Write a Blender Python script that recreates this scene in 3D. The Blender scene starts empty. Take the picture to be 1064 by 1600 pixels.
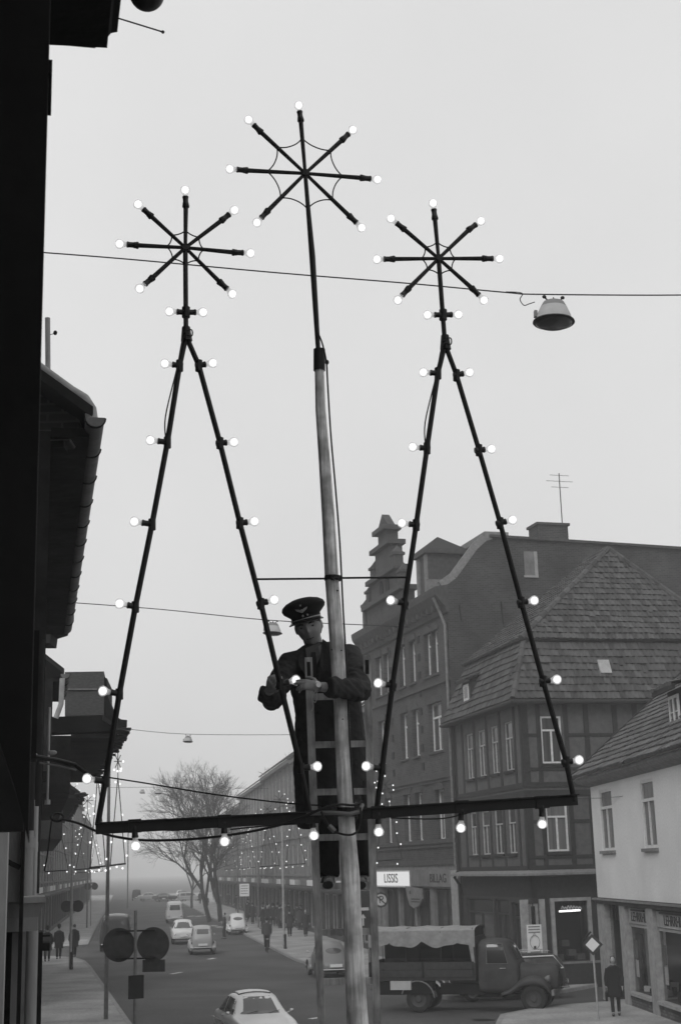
import bpy, bmesh, math, random
from mathutils import Vector, Matrix, Quaternion
from mathutils.bvhtree import BVHTree
random.seed(11)
sc = bpy.context.scene
COL = sc.collection
V = Vector
# ------------------------------------------------------------------ camera
PITCH = math.atan(557 / 2222); ROLL = .027; FPX = 50 / 36 * 1600; CAMH = 4.5
CAMP = V((0, 0, CAMH))
cF = V((0, math.cos(PITCH), math.sin(PITCH)))
_U0 = V((0, -math.sin(PITCH), math.cos(PITCH))); _R0 = V((1, 0, 0))
cR = _R0 * math.cos(ROLL) - _U0 * math.sin(ROLL)
cU = _U0 * math.cos(ROLL) + _R0 * math.sin(ROLL)
cd = bpy.data.cameras.new('camera'); cam = bpy.data.objects.new('camera', cd); COL.objects.link(cam)
m = Matrix((cR, cU, -cF)).transposed().to_4x4(); m.translation = CAMP
cam.matrix_world = m
cd.sensor_fit = 'VERTICAL'; cd.sensor_height = 36; cd.sensor_width = 24; cd.lens = 50
cd.clip_start = .05; cd.clip_end = 6000
cd.dof.use_dof = True; cd.dof.focus_distance = 9.5; cd.dof.aperture_fstop = 14
sc.camera = cam
# ------------------------------------------------------------------ sky, sun, exposure
SUN_EL, SUN_AZ = math.radians(38), math.radians(200)      # azimuth clockwise from +Y
w = bpy.data.worlds.new('World'); sc.world = w; w.use_nodes = True
nt = w.node_tree; nt.nodes.clear()
sky = nt.nodes.new('ShaderNodeTexSky'); sky.sky_type = 'NISHITA'; sky.sun_disc = False
sky.sun_elevation = SUN_EL; sky.sun_rotation = SUN_AZ; sky.dust_density = 6; sky.air_density = 1.5
bw = nt.nodes.new('ShaderNodeRGBToBW')
mix = nt.nodes.new('ShaderNodeMix'); mix.data_type = 'FLOAT'; mix.inputs[0].default_value = .88
ctx = nt.nodes.new('ShaderNodeTexCoord'); cno = nt.nodes.new('ShaderNodeTexNoise'); cno.inputs['Scale'].default_value = 2.2; cno.inputs['Detail'].default_value = 5
cmr = nt.nodes.new('ShaderNodeMapRange'); cmr.inputs[1].default_value = .3; cmr.inputs[2].default_value = .7; cmr.inputs[3].default_value = 7.7; cmr.inputs[4].default_value = 8.8
nt.links.new(ctx.outputs['Generated'], cno.inputs['Vector']); nt.links.new(cno.outputs['Fac'], cmr.inputs[0]); nt.links.new(cmr.outputs[0], mix.inputs[3])   # overcast
bg = nt.nodes.new('ShaderNodeBackground'); bg.inputs[1].default_value = .1
ow = nt.nodes.new('ShaderNodeOutputWorld')
nt.links.new(sky.outputs[0], bw.inputs[0]); nt.links.new(bw.outputs[0], mix.inputs[2])
nt.links.new(mix.outputs[0], bg.inputs[0]); nt.links.new(bg.outputs[0], ow.inputs[0])
sl = bpy.data.lights.new('sun', 'SUN'); sl.energy = 1.0; sl.angle = math.radians(25); sl.color = (1, 1, 1)
so = bpy.data.objects.new('sun', sl); COL.objects.link(so)
_sd = V((math.sin(SUN_AZ) * math.cos(SUN_EL), math.cos(SUN_AZ) * math.cos(SUN_EL), math.sin(SUN_EL)))
so.rotation_euler = _sd.to_track_quat('Z', 'Y').to_euler(); so.location = _sd * 60
sc.view_settings.view_transform = 'Standard'; sc.view_settings.look = 'None'
sc.view_settings.gamma = 1; sc.view_settings.use_curve_mapping = False
sc.view_settings.exposure = 0.0
sc.render.engine = 'CYCLES'; sc.cycles.volume_bounces = 4; sc.cycles.max_bounces = 12
# ------------------------------------------------------------------ pixel -> place
def ray(x, y): return cF * FPX + cR * (x - 532) - cU * (y - 800)
def atY(x, y, Y):
    d = ray(x, y); return CAMP + d * (Y / d.y)
def atZ(x, y, z=0.):
    d = ray(x, y); return CAMP + d * ((z - CAMH) / d.z)
def hit(x, y, P, N):
    d = ray(x, y); return CAMP + d * ((V(P) - CAMP).dot(N) / d.dot(N))
def azv(a): a = math.radians(a); return V((math.sin(a), math.cos(a), 0))
# ------------------------------------------------------------------ materials (black-and-white film: all greys)
MATS = {}
def mat(name, v, rough=.85, nz=0, na=.25, bump=0, bs=30, metal=0, streak=0, spec=.3, n2=0, n2s=1.):
    if name in MATS: return MATS[name]
    M = bpy.data.materials.new(name); M.use_nodes = True; T = M.node_tree; N = T.nodes; L = T.links
    b = N['Principled BSDF']; b.inputs['Base Color'].default_value = (v, v, v, 1)
    b.inputs['Roughness'].default_value = rough; b.inputs['Metallic'].default_value = metal
    b.inputs['Specular IOR Level'].default_value = spec
    tc = N.new('ShaderNodeTexCoord'); mp = N.new('ShaderNodeMapping'); L.new(tc.outputs['Object'], mp.inputs[0])
    if streak: mp.inputs['Scale'].default_value = (1, 1, streak)
    if nz:
        n = N.new('ShaderNodeTexNoise'); n.inputs['Scale'].default_value = nz; n.inputs['Detail'].default_value = 6
        n.inputs['Roughness'].default_value = .65
        L.new(mp.outputs[0], n.inputs['Vector'])
        r = N.new('ShaderNodeMapRange'); r.inputs[1].default_value = .3; r.inputs[2].default_value = .7
        r.inputs[3].default_value = v * (1 - na); r.inputs[4].default_value = v * (1 + na)
        L.new(n.outputs['Fac'], r.inputs[0]); out = r.outputs[0]
        if n2:
            q = N.new('ShaderNodeTexNoise'); q.inputs['Scale'].default_value = n2s; q.inputs['Detail'].default_value = 3
            L.new(tc.outputs['Object'], q.inputs['Vector'])
            r2 = N.new('ShaderNodeMapRange'); r2.inputs[1].default_value = .35; r2.inputs[2].default_value = .65
            r2.inputs[3].default_value = 1 - n2; r2.inputs[4].default_value = 1 + n2
            L.new(q.outputs['Fac'], r2.inputs[0])
            mu = N.new('ShaderNodeMath'); mu.operation = 'MULTIPLY'
            L.new(out, mu.inputs[0]); L.new(r2.outputs[0], mu.inputs[1]); out = mu.outputs[0]
        L.new(out, b.inputs['Base Color'])
    if bump:
        n = N.new('ShaderNodeTexNoise'); n.inputs['Scale'].default_value = bs; n.inputs['Detail'].default_value = 4
        L.new(mp.outputs[0], n.inputs['Vector'])
        bp = N.new('ShaderNodeBump'); bp.inputs['Strength'].default_value = bump; bp.inputs['Distance'].default_value = .02
        L.new(n.outputs['Fac'], bp.inputs['Height']); L.new(bp.outputs[0], b.inputs['Normal'])
    MATS[name] = M; return M
def piece_mat(name, v, amp, rough=.85, nz=8):            # colour differs from piece to piece
    if name in MATS: return MATS[name]
    M = mat(name, v, rough, nz, .2); T = M.node_tree; N = T.nodes; L = T.links
    b = N['Principled BSDF']; src = b.inputs['Base Color'].links[0].from_socket
    g = N.new('ShaderNodeNewGeometry'); r = N.new('ShaderNodeMapRange')
    r.inputs[3].default_value = 1 - amp; r.inputs[4].default_value = 1 + amp
    oi = N.new('ShaderNodeObjectInfo'); ad = N.new('ShaderNodeMath'); ad.operation = 'ADD'
    fr = N.new('ShaderNodeMath'); fr.operation = 'FRACT'
    L.new(g.outputs['Random Per Island'], ad.inputs[0]); L.new(oi.outputs['Random'], ad.inputs[1]); L.new(ad.outputs[0], fr.inputs[0])
    L.new(fr.outputs[0], r.inputs[0])
    mu = N.new('ShaderNodeMath'); mu.operation = 'MULTIPLY'; L.new(src, mu.inputs[0]); L.new(r.outputs[0], mu.inputs[1])
    L.new(mu.outputs[0], b.inputs['Base Color']); return M
def brick_mat(name, v, mortar, sc_=1., plane='XZ', amp=.35):
    if name in MATS: return MATS[name]
    M = mat(name, v, .92); T = M.node_tree; N = T.nodes; L = T.links; b = N['Principled BSDF']
    tc = N.new('ShaderNodeTexCoord'); sp = N.new('ShaderNodeSeparateXYZ'); cb = N.new('ShaderNodeCombineXYZ')
    L.new(tc.outputs['Object'], sp.inputs[0])
    L.new(sp.outputs[0 if plane == 'XZ' else 1], cb.inputs[0]); L.new(sp.outputs[2], cb.inputs[1])
    br = N.new('ShaderNodeTexBrick'); br.inputs['Scale'].default_value = sc_
    br.inputs['Brick Width'].default_value = .26; br.inputs['Row Height'].default_value = .085
    br.inputs['Mortar Size'].default_value = .012
    br.inputs['Color1'].default_value = (v * (1 - amp),) * 3 + (1,); br.inputs['Color2'].default_value = (v * (1 + amp),) * 3 + (1,)
    br.inputs['Mortar'].default_value = (mortar,) * 3 + (1,)
    L.new(cb.outputs[0], br.inputs['Vector'])
    n = N.new('ShaderNodeTexNoise'); n.inputs['Scale'].default_value = .6; n.inputs['Detail'].default_value = 6
    L.new(tc.outputs['Object'], n.inputs['Vector'])
    r = N.new('ShaderNodeMapRange'); r.inputs[1].default_value = .3; r.inputs[2].default_value = .7; r.inputs[3].default_value = .65; r.inputs[4].default_value = 1.35
    L.new(n.outputs['Fac'], r.inputs[0])
    mu = N.new('ShaderNodeMix'); mu.data_type = 'RGBA'; mu.blend_type = 'MULTIPLY'; mu.inputs[0].default_value = 1
    L.new(br.outputs[0], mu.inputs[6]); L.new(r.outputs[0], mu.inputs[7]); L.new(mu.outputs[2], b.inputs['Base Color'])
    bp = N.new('ShaderNodeBump'); bp.inputs['Strength'].default_value = .4; bp.inputs['Distance'].default_value = .015; bp.invert = True
    L.new(br.outputs['Fac'], bp.inputs['Height']); L.new(bp.outputs[0], b.inputs['Normal'])
    return M
def emit(name, s):
    if name in MATS: return MATS[name]
    M = bpy.data.materials.new(name); M.use_nodes = True; T = M.node_tree; T.nodes.clear()
    e = T.nodes.new('ShaderNodeEmission'); e.inputs[0].default_value = (1, 1, 1, 1); e.inputs[1].default_value = s
    o = T.nodes.new('ShaderNodeOutputMaterial'); T.links.new(e.outputs[0], o.inputs[0])
    try: M.cycles.emission_sampling = 'NONE'
    except Exception: pass
    MATS[name] = M; return M
def glassy(name, v, a):                                    # thin frosted glass: part clear, part white
    M = bpy.data.materials.new(name); M.use_nodes = True; T = M.node_tree; N = T.nodes; b = N['Principled BSDF']
    b.inputs['Base Color'].default_value = (v, v, v, 1); b.inputs['Roughness'].default_value = .15
    b.inputs['Alpha'].default_value = a; MATS[name] = M; return M
mat('asphalt', .07, .85, 7.0, .22, .3, 60, n2=.28, n2s=.22)
mat('pavement', .31, .92, 9, .25, .3, 40, n2=.22, n2s=.5)
mat('kerbstone', .26, .9, 4, .25)
mat('paint', .55, .8, 5, .35)
mat('iron', .007, .55, 20, .3, spec=.3)
mat('bakelite', .008, .4, spec=.4)
mat('cable', .012, .6)
mat('wire', .03, .6)
mat('polewood', .56, .9, 55, .38, .6, 60, streak=.06, n2=.32, n2s=9)
mat('ladderwood', .34, .85, 40, .35, .3, 50, streak=.1, n2=.3, n2s=7)
mat('zinc', .16, .55, 6, .3, metal=.3)
mat('zinclight', .34, .6, 6, .25)
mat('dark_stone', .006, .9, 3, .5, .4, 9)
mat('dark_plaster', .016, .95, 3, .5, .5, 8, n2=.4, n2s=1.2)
mat('grey_plaster', .3, .95, 4, .25, .3, 20, streak=.3, n2=.25, n2s=1.1)
mat('house_plaster', .68, .95, 14, .1, .3, 35, n2=.1, n2s=.35)
mat('pale_plaster', .3, .95, 3, .2, n2=.15, n2s=.3)
mat('mid_plaster', .16, .95, 3, .25, n2=.15, n2s=.3)
mat('sandstone', .055, .92, 5, .35, .3, 12)
mat('sandstone_light', .17, .92, 5, .3, .3, 12)
mat('timber', .022, .9, 10, .4, .3, 12)
mat('infill', .085, .95, 4, .28, .2, 18)
mat('slatecloth', .03, .9, 6, .3)
mat('white_frame', .6, .6, 8, .15)
mat('old_frame', .36, .7, 8, .2)
mat('pane', .018, .12, spec=.6)
mat('pane_curtain', .12, .25, 14, .5, streak=.02, spec=.6); mat('pane_sheer', .055, .2, 10, .5, streak=.02, spec=.6)
mat('shop_pane', .03, .1, spec=.6)
mat('shop_wood', .035, .7, 5, .3)
mat('shop_light', .3, .8, 5, .25)
mat('roof_deck', .04, .95)
piece_mat('tile', .064, .42); piece_mat('tile_pale', .09, .42); piece_mat('tile_dark', .022, .35)
mat('lead', .19, .7, 6, .3)
brick_mat('brick_facade', .042, .07, 1., 'XZ'); brick_mat('brick_side', .036, .066, 1., 'YZ')
brick_mat('brick_gable', .06, .11, 1., 'YZ', .5); brick_mat('brick_plinth', .1, .06, 1., 'XZ')
mat('sign_white', .75, .6, 6, .06); mat('sign_dark', .04, .6, 8, .3); mat('ink', .015, .7)
mat('coat', .034, .95, 14, .25, .35, 45); mat('trousers', .012, .95, 10, .3, .3, 40)
mat('shirt', .12, .9); mat('tie', .02, .8); mat('skin', .24, .6, 20, .15); mat('hair', .015, .7)
mat('cap_cloth', .005, .8, 20, .3); mat('patent', .01, .15, spec=.6); mat('badge', .35, .35, metal=.5); mat('shoe', .015, .5)
mat('watch', .45, .35, metal=.6); mat('string', .5, .9)
mat('cloth_dark', .022, .95); mat('cloth_mid', .06, .95); mat('cloth_grey', .1, .95); mat('skin_far', .35, .7)
mat('rubber', .018, .8, 10, .3); mat('chrome', .6, .25, metal=.8); mat('carglass', .06, .06, spec=.8)
mat('car_white', .62, .35, spec=.5); mat('car_grey', .17, .35, spec=.5); mat('car_dark', .035, .35, spec=.5); mat('car_light', .36, .35, spec=.5)
mat('truck_paint', .042, .6, 4, .25, n2=.2, n2s=1.5); mat('truck_wood', .04, .9, 6, .35, streak=1); mat('canvas', .24, .95, 4, .25, .5, 8)
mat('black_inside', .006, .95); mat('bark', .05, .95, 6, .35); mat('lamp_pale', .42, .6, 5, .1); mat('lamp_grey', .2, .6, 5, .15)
mat('brickred', .045, .95); mat('bicycle', .02, .5)
emit('lamp_core', 1.8); emit('far_bulb', 1.5); emit('neon', 3.0); emit('headlamp', 1.6); emit('lit_sign', .75)
glassy('bulb_glass', .85, .42); glassy('opal', .06, .85)
# ------------------------------------------------------------------ mesh builder
class MB:
    def __init__(s, xf=None): s.v = []; s.f = []; s.xf = xf
    def p(s, q):
        q = V(q)
        s.v.append(s.xf @ q if s.xf else q); return len(s.v) - 1
    def poly(s, pts): s.f.append([s.p(q) for q in pts]); return s
    def box(s, x0, x1, y0, y1, z0, z1):
        i = [s.p(q) for q in ((x0, y0, z0), (x1, y0, z0), (x1, y1, z0), (x0, y1, z0), (x0, y0, z1), (x1, y0, z1), (x1, y1, z1), (x0, y1, z1))]
        for a in ((0, 3, 2, 1), (4, 5, 6, 7), (0, 1, 5, 4), (1, 2, 6, 5), (2, 3, 7, 6), (3, 0, 4, 7)): s.f.append([i[k] for k in a])
        return s
    def beam(s, a, b, wd, ht, up=(0, 0, 1)):
        a = V(a); b = V(b); d = (b - a).normalized(); u = V(up); sd = d.cross(u)
        if sd.length < 1e-4: sd = d.cross(V((0, 1, 0)))
        sd.normalize(); u = sd.cross(d).normalized()
        r = []
        for q in (a, b):
            r.append([s.p(q + sd * (wd / 2) * i + u * (ht / 2) * j) for i, j in ((-1, -1), (1, -1), (1, 1), (-1, 1))])
        s.f += [r[0][::-1], r[1]] + [[r[0][k], r[0][(k + 1) % 4], r[1][(k + 1) % 4], r[1][k]] for k in range(4)]
        return s
    def rings(s, R, cap=True, closed=True):
        ids = [[s.p(q) for q in r] for r in R]; n = len(ids[0])
        for a, b in zip(ids, ids[1:]):
            for k in range(n if closed else n - 1): s.f.append([a[k], a[(k + 1) % n], b[(k + 1) % n], b[k]])
        if cap: s.f.append(ids[0][::-1]); s.f.append(ids[-1])
        return s
    def tube(s, pts, r, n=8, cap=True, flat=1.):
        pts = [V(q) for q in pts]; R = []; up = None
        for i, q in enumerate(pts):
            t = (pts[min(i + 1, len(pts) - 1)] - pts[max(i - 1, 0)]).normalized()
            if up is None:
                up = t.cross(V((0, 0, 1)));
                if up.length < .05: up = t.cross(V((0, 1, 0)))
            up = (up - t * up.dot(t)).normalized(); sd = t.cross(up)
            rr = r[i] if isinstance(r, (list, tuple)) else r
            ra, rb = rr if isinstance(rr, tuple) else (rr, rr * flat)
            R.append([q + up * math.cos(k * 2 * math.pi / n) * ra + sd * math.sin(k * 2 * math.pi / n) * rb for k in range(n)])
        return s.rings(R, cap)
    def ell(s, c, rad, rot=None, n=14, m=9):
        c = V(c); R = []
        for j in range(1, m):
            t = math.pi * j / m
            R.append([c + (rot @ V((rad[0] * math.sin(t) * math.cos(a), rad[1] * math.sin(t) * math.sin(a), rad[2] * math.cos(t))) if rot
                      else V((rad[0] * math.sin(t) * math.cos(a), rad[1] * math.sin(t) * math.sin(a), rad[2] * math.cos(t))))
                      for a in [2 * math.pi * k / n for k in range(n)]])
        return s.rings(R)
    def lathe(s, prof, n=16, M=None, cap=True):
        R = []
        for r, z in prof:
            R.append([(M @ V((r * math.cos(a), r * math.sin(a), z)) if M else V((r * math.cos(a), r * math.sin(a), z))) for a in [2 * math.pi * k / n for k in range(n)]])
        return s.rings(R, cap)
    def prism(s, pts, off):                                  # polygon of 3-D points swept by a vector
        off = V(off); a = [s.p(q) for q in pts]; b = [s.p(V(q) + off) for q in pts]; n = len(a)
        s.f.append(a[::-1]); s.f.append(b)
        for k in range(n): s.f.append([a[k], a[(k + 1) % n], b[(k + 1) % n], b[k]])
        return s
    def wall(s, x0, x1, z0, z1, holes, y=0., depth=.22):     # wall in local XZ with recessed openings, outside at +y
        xs = sorted({x0, x1} | {min(max(h[k], x0), x1) for h in holes for k in (0, 1)}); zs = sorted({z0, z1} | {min(max(h[k], z0), z1) for h in holes for k in (2, 3)})
        for a, b in zip(xs, xs[1:]):
            for c, d in zip(zs, zs[1:]):
                mx, mz = (a + b) / 2, (c + d) / 2
                if any(h[0] < mx < h[1] and h[2] < mz < h[3] for h in holes): continue
                s.poly([(a, y, c), (b, y, c), (b, y, d), (a, y, d)])
        for a, b, c, d in holes:
            for q in (((a, c), (a, d)), ((b, d), (b, c)), ((a, d), (b, d)), ((b, c), (a, c))):
                (u, v_), (u2, v2) = q
                s.poly([(u, y, v_), (u2, y, v2), (u2, y - depth, v2), (u, y - depth, v_)])
        return s
    def mesh(s, name, smooth=False):
        me = bpy.data.meshes.new(name); me.from_pydata([tuple(q) for q in s.v], [], s.f); me.update()
        if smooth:
            me.polygons.foreach_set('use_smooth', [True] * len(me.polygons))
            try: me.set_sharp_from_angle(angle=math.radians(40))
            except Exception: pass
        return me
    def build(s, name, mt, parent=None, world=False, smooth=False, kind=None):
        if world and parent is not None:
            inv = WM[parent.name].inverted(); s.v = [inv @ q for q in s.v]
        return obj(name, s.mesh(name, smooth), mt, parent, kind)
WM = {}
def obj(name, me, mt, parent=None, kind=None):
    o = bpy.data.objects.new(name, me); COL.objects.link(o)
    if mt is not None and not me.materials: me.materials.append(MATS[mt] if isinstance(mt, str) else mt)
    if parent is not None: o.parent = parent
    if kind: o['kind'] = kind
    return o
def inst(name, me, parent, M, mt=None):
    o = bpy.data.objects.new(name, me); COL.objects.link(o); o.parent = parent; o.matrix_local = M
    if mt and not me.materials: me.materials.append(MATS[mt])
    return o
def tag(o, label, cat, group=None):
    o['label'] = label; o['category'] = cat
    if group: o['group'] = group
    return o
def thing(name, label, cat, loc=(0, 0, 0), rotz=0., group=None):
    o = bpy.data.objects.new(name, None); COL.objects.link(o); o.location = loc; o.rotation_euler = (0, 0, rotz)
    o.empty_display_size = .2
    WM[o.name] = Matrix.Translation(V(loc)) @ Matrix.Rotation(rotz, 4, 'Z')
    return tag(o, label, cat, group)
def copy_thing(src, loc, rotz, label=None, group=None, scale=None):
    def cp(o, par):
        c = o.copy(); COL.objects.link(c); c.parent = par
        for ch in o.children: cp(ch, c)
        return c
    c = cp(src, None); c.location = loc; c.rotation_euler = (0, 0, rotz)
    if label: c['label'] = label
    if group: c['group'] = group
    if scale: c.scale = (scale,) * 3
    return c
def struct(o): o['kind'] = 'structure'; return o
def zto(d):                                                 # rotation turning +Z to d
    return V((0, 0, 1)).rotation_difference(V(d).normalized()).to_matrix().to_4x4()
def solid(mb, mods):                                        # run modifiers on a temporary mesh, return the result
    me = mb.mesh('tmp'); o = bpy.data.objects.new('tmp', me); COL.objects.link(o)
    for t, kw in mods:
        md = o.modifiers.new(t, t)
        for k, v_ in kw.items(): setattr(md, k, v_)
    dg = bpy.context.evaluated_depsgraph_get(); dg.update()
    r = bpy.data.meshes.new_from_object(o.evaluated_get(dg)); bpy.data.objects.remove(o); bpy.data.meshes.remove(me)
    r.polygons.foreach_set('use_smooth', [True] * len(r.polygons))
    return r
def text_mesh(body, size, depth=.004, sx=1.):
    c = bpy.data.curves.new('text', 'FONT'); c.body = body; c.size = size; c.extrude = depth; c.align_x = 'CENTER'; c.align_y = 'CENTER'
    o = bpy.data.objects.new('text', c); COL.objects.link(o)
    dg = bpy.context.evaluated_depsgraph_get(); dg.update()
    me = bpy.data.meshes.new_from_object(o.evaluated_get(dg)); bpy.data.objects.remove(o)
    me.transform(Matrix.Diagonal((sx, 1, 1, 1))); return me
# ================================================================== SETTING
struct(MB().poly([(-1400, -250, 0), (1400, -250, 0), (1400, 2300, 0), (-1400, 2300, 0)]).build('road', 'asphalt'))
def pavement(name, kerb, back):
    kerb = [V((q[0], q[1], 0)) for q in kerb]; back = [V((q[0], q[1], 0)) for q in back]
    H = .125
    mb = MB(); mb.f.append([mb.p(q + V((0, 0, H))) for q in kerb + back])
    o = struct(mb.build(name, 'pavement'))
    kb = MB()
    inn = []
    for i, q in enumerate(kerb):
        t = (kerb[min(i + 1, len(kerb) - 1)] - kerb[max(i - 1, 0)]).normalized(); n = V((t.y, -t.x, 0))
        c = sum(back, V()) / len(back)
        if n.dot(c - q) < 0: n = -n
        inn.append(n)
    prof = [(-.03, -.02), (-.02, .115), (0, .131), (.14, .131), (.14, .0)]
    kb.rings([[q + n * a + V((0, 0, b)) for a, b in prof] for q, n in zip(kerb, inn)], True, False)
    obj('kerb', kb.mesh('kerb'), 'kerbstone', o)
    return o
KL = lambda Y: 3.25 - .2196 * Y
pavement('pavement', [(KL(-12), -12), (KL(10), 10), (KL(40), 40), (KL(60), 60), (KL(74), 74), (KL(79) - .1, 79), (KL(82) - .6, 82.3), (KL(83.5) - 1.8, 84.2), (-18.2, 84.4), (-26, 83)],
         [(-26, 70), (-9, 0), (-5, -12)])
FK = lambda Y: -2.86 - .1535 * (Y - 75.54)                    # right kerb of the far street
FL = lambda Y: FK(Y) - 11.2
pavement('pavement', [(FL(96) - 6, 94), (FL(96) - 1.6, 95), (FL(97), 97.5), (FL(120), 120), (FL(200), 200), (FL(330), 330)], [(FL(330) - 8, 330), (FL(94) - 8, 94)])
kr = [atZ(x, y) for x, y in ((463, 1502), (520, 1519), (567, 1534), (602, 1546))]
kr2 = [atZ(x, y) for x, y in ((650, 1559), (735, 1564), (820, 1559), (873, 1553), (944, 1540))]
pavement('pavement', [(FK(330), 330), (FK(200), 200), (FK(109), 109)] + [(q.x, q.y) for q in kr + kr2] + [(14, 60.5), (40, 68)], [(45, 80), (20, 100), (FK(200) + 20, 200), (FK(330) + 20, 330)])
kw = [atZ(x, y) for x, y in ((800, 1628), (775, 1606), (782, 1592), (825, 1583), (892, 1575), (944, 1571), (990, 1566))]
pavement('pavement', [(5.2, 10)] + [(q.x, q.y) for q in kw] + [(14, 49.5), (40, 55)], [(40, 10)])
# worn road paint: centre dashes and the stop dashes further up
for (x0, y0, x1, y1, wd) in ((268, 1522, 284, 1519, .12), (326, 1499, 336, 1497, .14), (296, 1432, 302, 1431, .3), (308, 1432, 314, 1431, .3), (320, 1431, 326, 1430, .3),
                             (331, 1447, 337, 1446, .3), (340, 1448, 346, 1449, .3), (484, 1592, 500, 1590, .12)):
    a, b = atZ(x0, y0), atZ(x1, y1); d = (b - a).normalized(); n = V((-d.y, d.x, 0)) * wd
    mb = MB(); mb.poly([q + V((0, 0, .004)) for q in (a - n, b - n, b + n, a + n)]); struct(mb.build('road_marking', 'paint'))
# tarmac patches with their own edges
for (x, y, a, b) in ((560, 1575, 1.2, .7), (300, 1560, 1.6, .8)):
    c = atZ(x, y); mb = MB(); mb.f.append([mb.p(c + V((a * math.cos(t) * (1 + .15 * math.sin(3 * t)), b * math.sin(t) * (1 + .2 * math.cos(2 * t)), .004))) for t in [k * .35 for k in range(18)]])
    struct(mb.build('road_patch', mat('patch', .075, .9, 4, .2)))
c = atZ(755, 1594); mb = MB(); mb.lathe([(.34, .0), (.34, .006), (.3, .008), (0.02, .008)], 20, Matrix.Translation(c)); tag(mb.build('manhole_cover', 'iron'), 'round iron manhole cover in the road before the truck', 'manhole')

# ------------------------------------------------------------------ building helpers
def gable_frame(): return Matrix(((0, -1, 0, 0), (-1, 0, 0, 0), (0, 0, 1, 0), (0, 0, 0, 1)))   # (u, out, z) -> (-out, -u, z)
def window(root, x0, x1, z0, z1, y=-.12, fm='white_frame', xf=None, mull=(.5,), trans=.68, fw=.06, sill=True, arch=False, pane='pane', sillmat='sandstone', bars=()):
    """casement window set in the wall: frame part with pane and sill as sub-parts"""
    f = MB(xf); ww = x1 - x0; hh = z1 - z0
    f.box(x0, x0 + fw, y - .05, y, z0, z1); f.box(x1 - fw, x1, y - .05, y, z0, z1)
    f.box(x0 + fw, x1 - fw, y - .05, y, z0, z0 + fw); f.box(x0 + fw, x1 - fw, y - .05, y, z1 - fw, z1)
    if trans: zt = z0 + hh * trans; f.box(x0 + fw, x1 - fw, y - .04, y + .012, zt - fw * .5, zt + fw * .5)
    else: zt = z1
    for mfrac in mull:
        xm = x0 + ww * mfrac; f.box(xm - fw * .5, xm + fw * .5, y - .04, y + .006, z0 + fw, (zt - fw * .5) if trans else z1 - fw)
    for b in bars: f.box(x0 + fw, x1 - fw, y - .035, y - .002, z0 + hh * b - .015, z0 + hh * b + .015)
    fo = f.build('window', fm, root)
    g = MB(xf); g.box(x0 + fw * .3, x1 - fw * .3, y - .06, y - .045, z0 + fw * .3, z1 - fw * .3); g.build('pane', (random.choice(['pane', 'pane', 'pane_curtain', 'pane_sheer']) if pane == 'pane' else pane), fo)
    if sill:
        s_ = MB(xf); s_.box(x0 - .09, x1 + .09, y + .001, .1, z0 - .1, z0 - .003); s_.build('sill', sillmat, fo)
    return fo
def tile_mesh(wd, ln):                                       # pantile: roll, pan and a thick lower edge
    mb = MB(); xs = [(-.5, .008), (-.36, .026), (-.2, .033), (-.06, .024), (.1, .01), (.3, .003), (.5, .008)]
    top = [[V((a * wd, j * ln, h + (0 if j else .06))) for a, h in xs] for j in (0, 1.12)]
    mb.rings(top, False, False)
    for (a0, h0), (a1, h1) in zip(xs, xs[1:]): mb.poly([(a0 * wd, 0, h0 + .06), (a1 * wd, 0, h1 + .06), (a1 * wd, 0, -.03), (a0 * wd, 0, -.03)])
    return mb
def tile_roof(root, A, B, C, D, wd, ln, mt, indiv=False, name='tile', jit=.022, cond=None):
    """tiles on quad A-B (eave) D-C (top), in root space; returns nothing. indiv: one object per tile."""
    A, B, C, D = map(V, (A, B, C, D)); ux = (B - A).normalized()
    n = (B - A).cross(D - A)
    if n.length < 1e-6: n = (B - A).cross(C - A)
    n.normalize()
    if n.z < 0: n = -n
    uy = n.cross(ux).normalized()
    if uy.z < 0: uy = -uy
    def loc(q): q = q - A; return q.dot(ux), q.dot(uy)
    quad = [loc(q) for q in (A, B, C, D)]
    H = max(q[1] for q in quad); proto = tile_mesh(wd, ln); me = None
    if indiv: me = proto.mesh(name); me.materials.append(MATS[mt])
    big = MB(); M0 = Matrix((ux, n.cross(ux) if n.cross(ux).z > 0 else -n.cross(ux), n)).transposed().to_4x4()
    rows = int(H / ln) + 1; cnt = 0
    for j in range(rows):
        y = j * ln; yy = y + ln * .4
        if yy > H: break
        xs = []
        for k in range(4):
            (ax, ay), (bx, by) = quad[k], quad[(k + 1) % 4]
            if abs(ay - by) > 1e-6 and min(ay, by) <= yy <= max(ay, by): xs.append(ax + (bx - ax) * (yy - ay) / (by - ay))
        if len(xs) < 2: continue
        x = min(xs) + wd * .5
        while x < max(xs) - wd * .3:
            P = A + ux * (x + .03 * math.sin(y * 3)) + uy * (y + .018 * math.sin(x * 1.3 + j) + (random.uniform(-.12, -.04) if random.random() < .015 else 0)) + n * (.02 + random.uniform(0, jit)); M = Matrix.Translation(P) @ M0 @ Matrix.Rotation(random.gauss(0, .022), 4, 'Z')
            if indiv and (cond is None or cond(P)): inst(name, me, root, M)
            else:
                base = len(big.v); big.v += [M @ q for q in proto.v]; big.f += [[i + base for i in f] for f in proto.f]
            x += wd
    if big.f: o = big.build('roof_tiles', mt, root); o['kind'] = 'stuff'
    dk = MB(); dk.poly([q - n * .01 for q in (A, B, C, D)] if (C - D).length > 1e-5 else [q - n * .01 for q in (A, B, C)]); dk.build('roof_deck', 'roof_deck', root)
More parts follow.
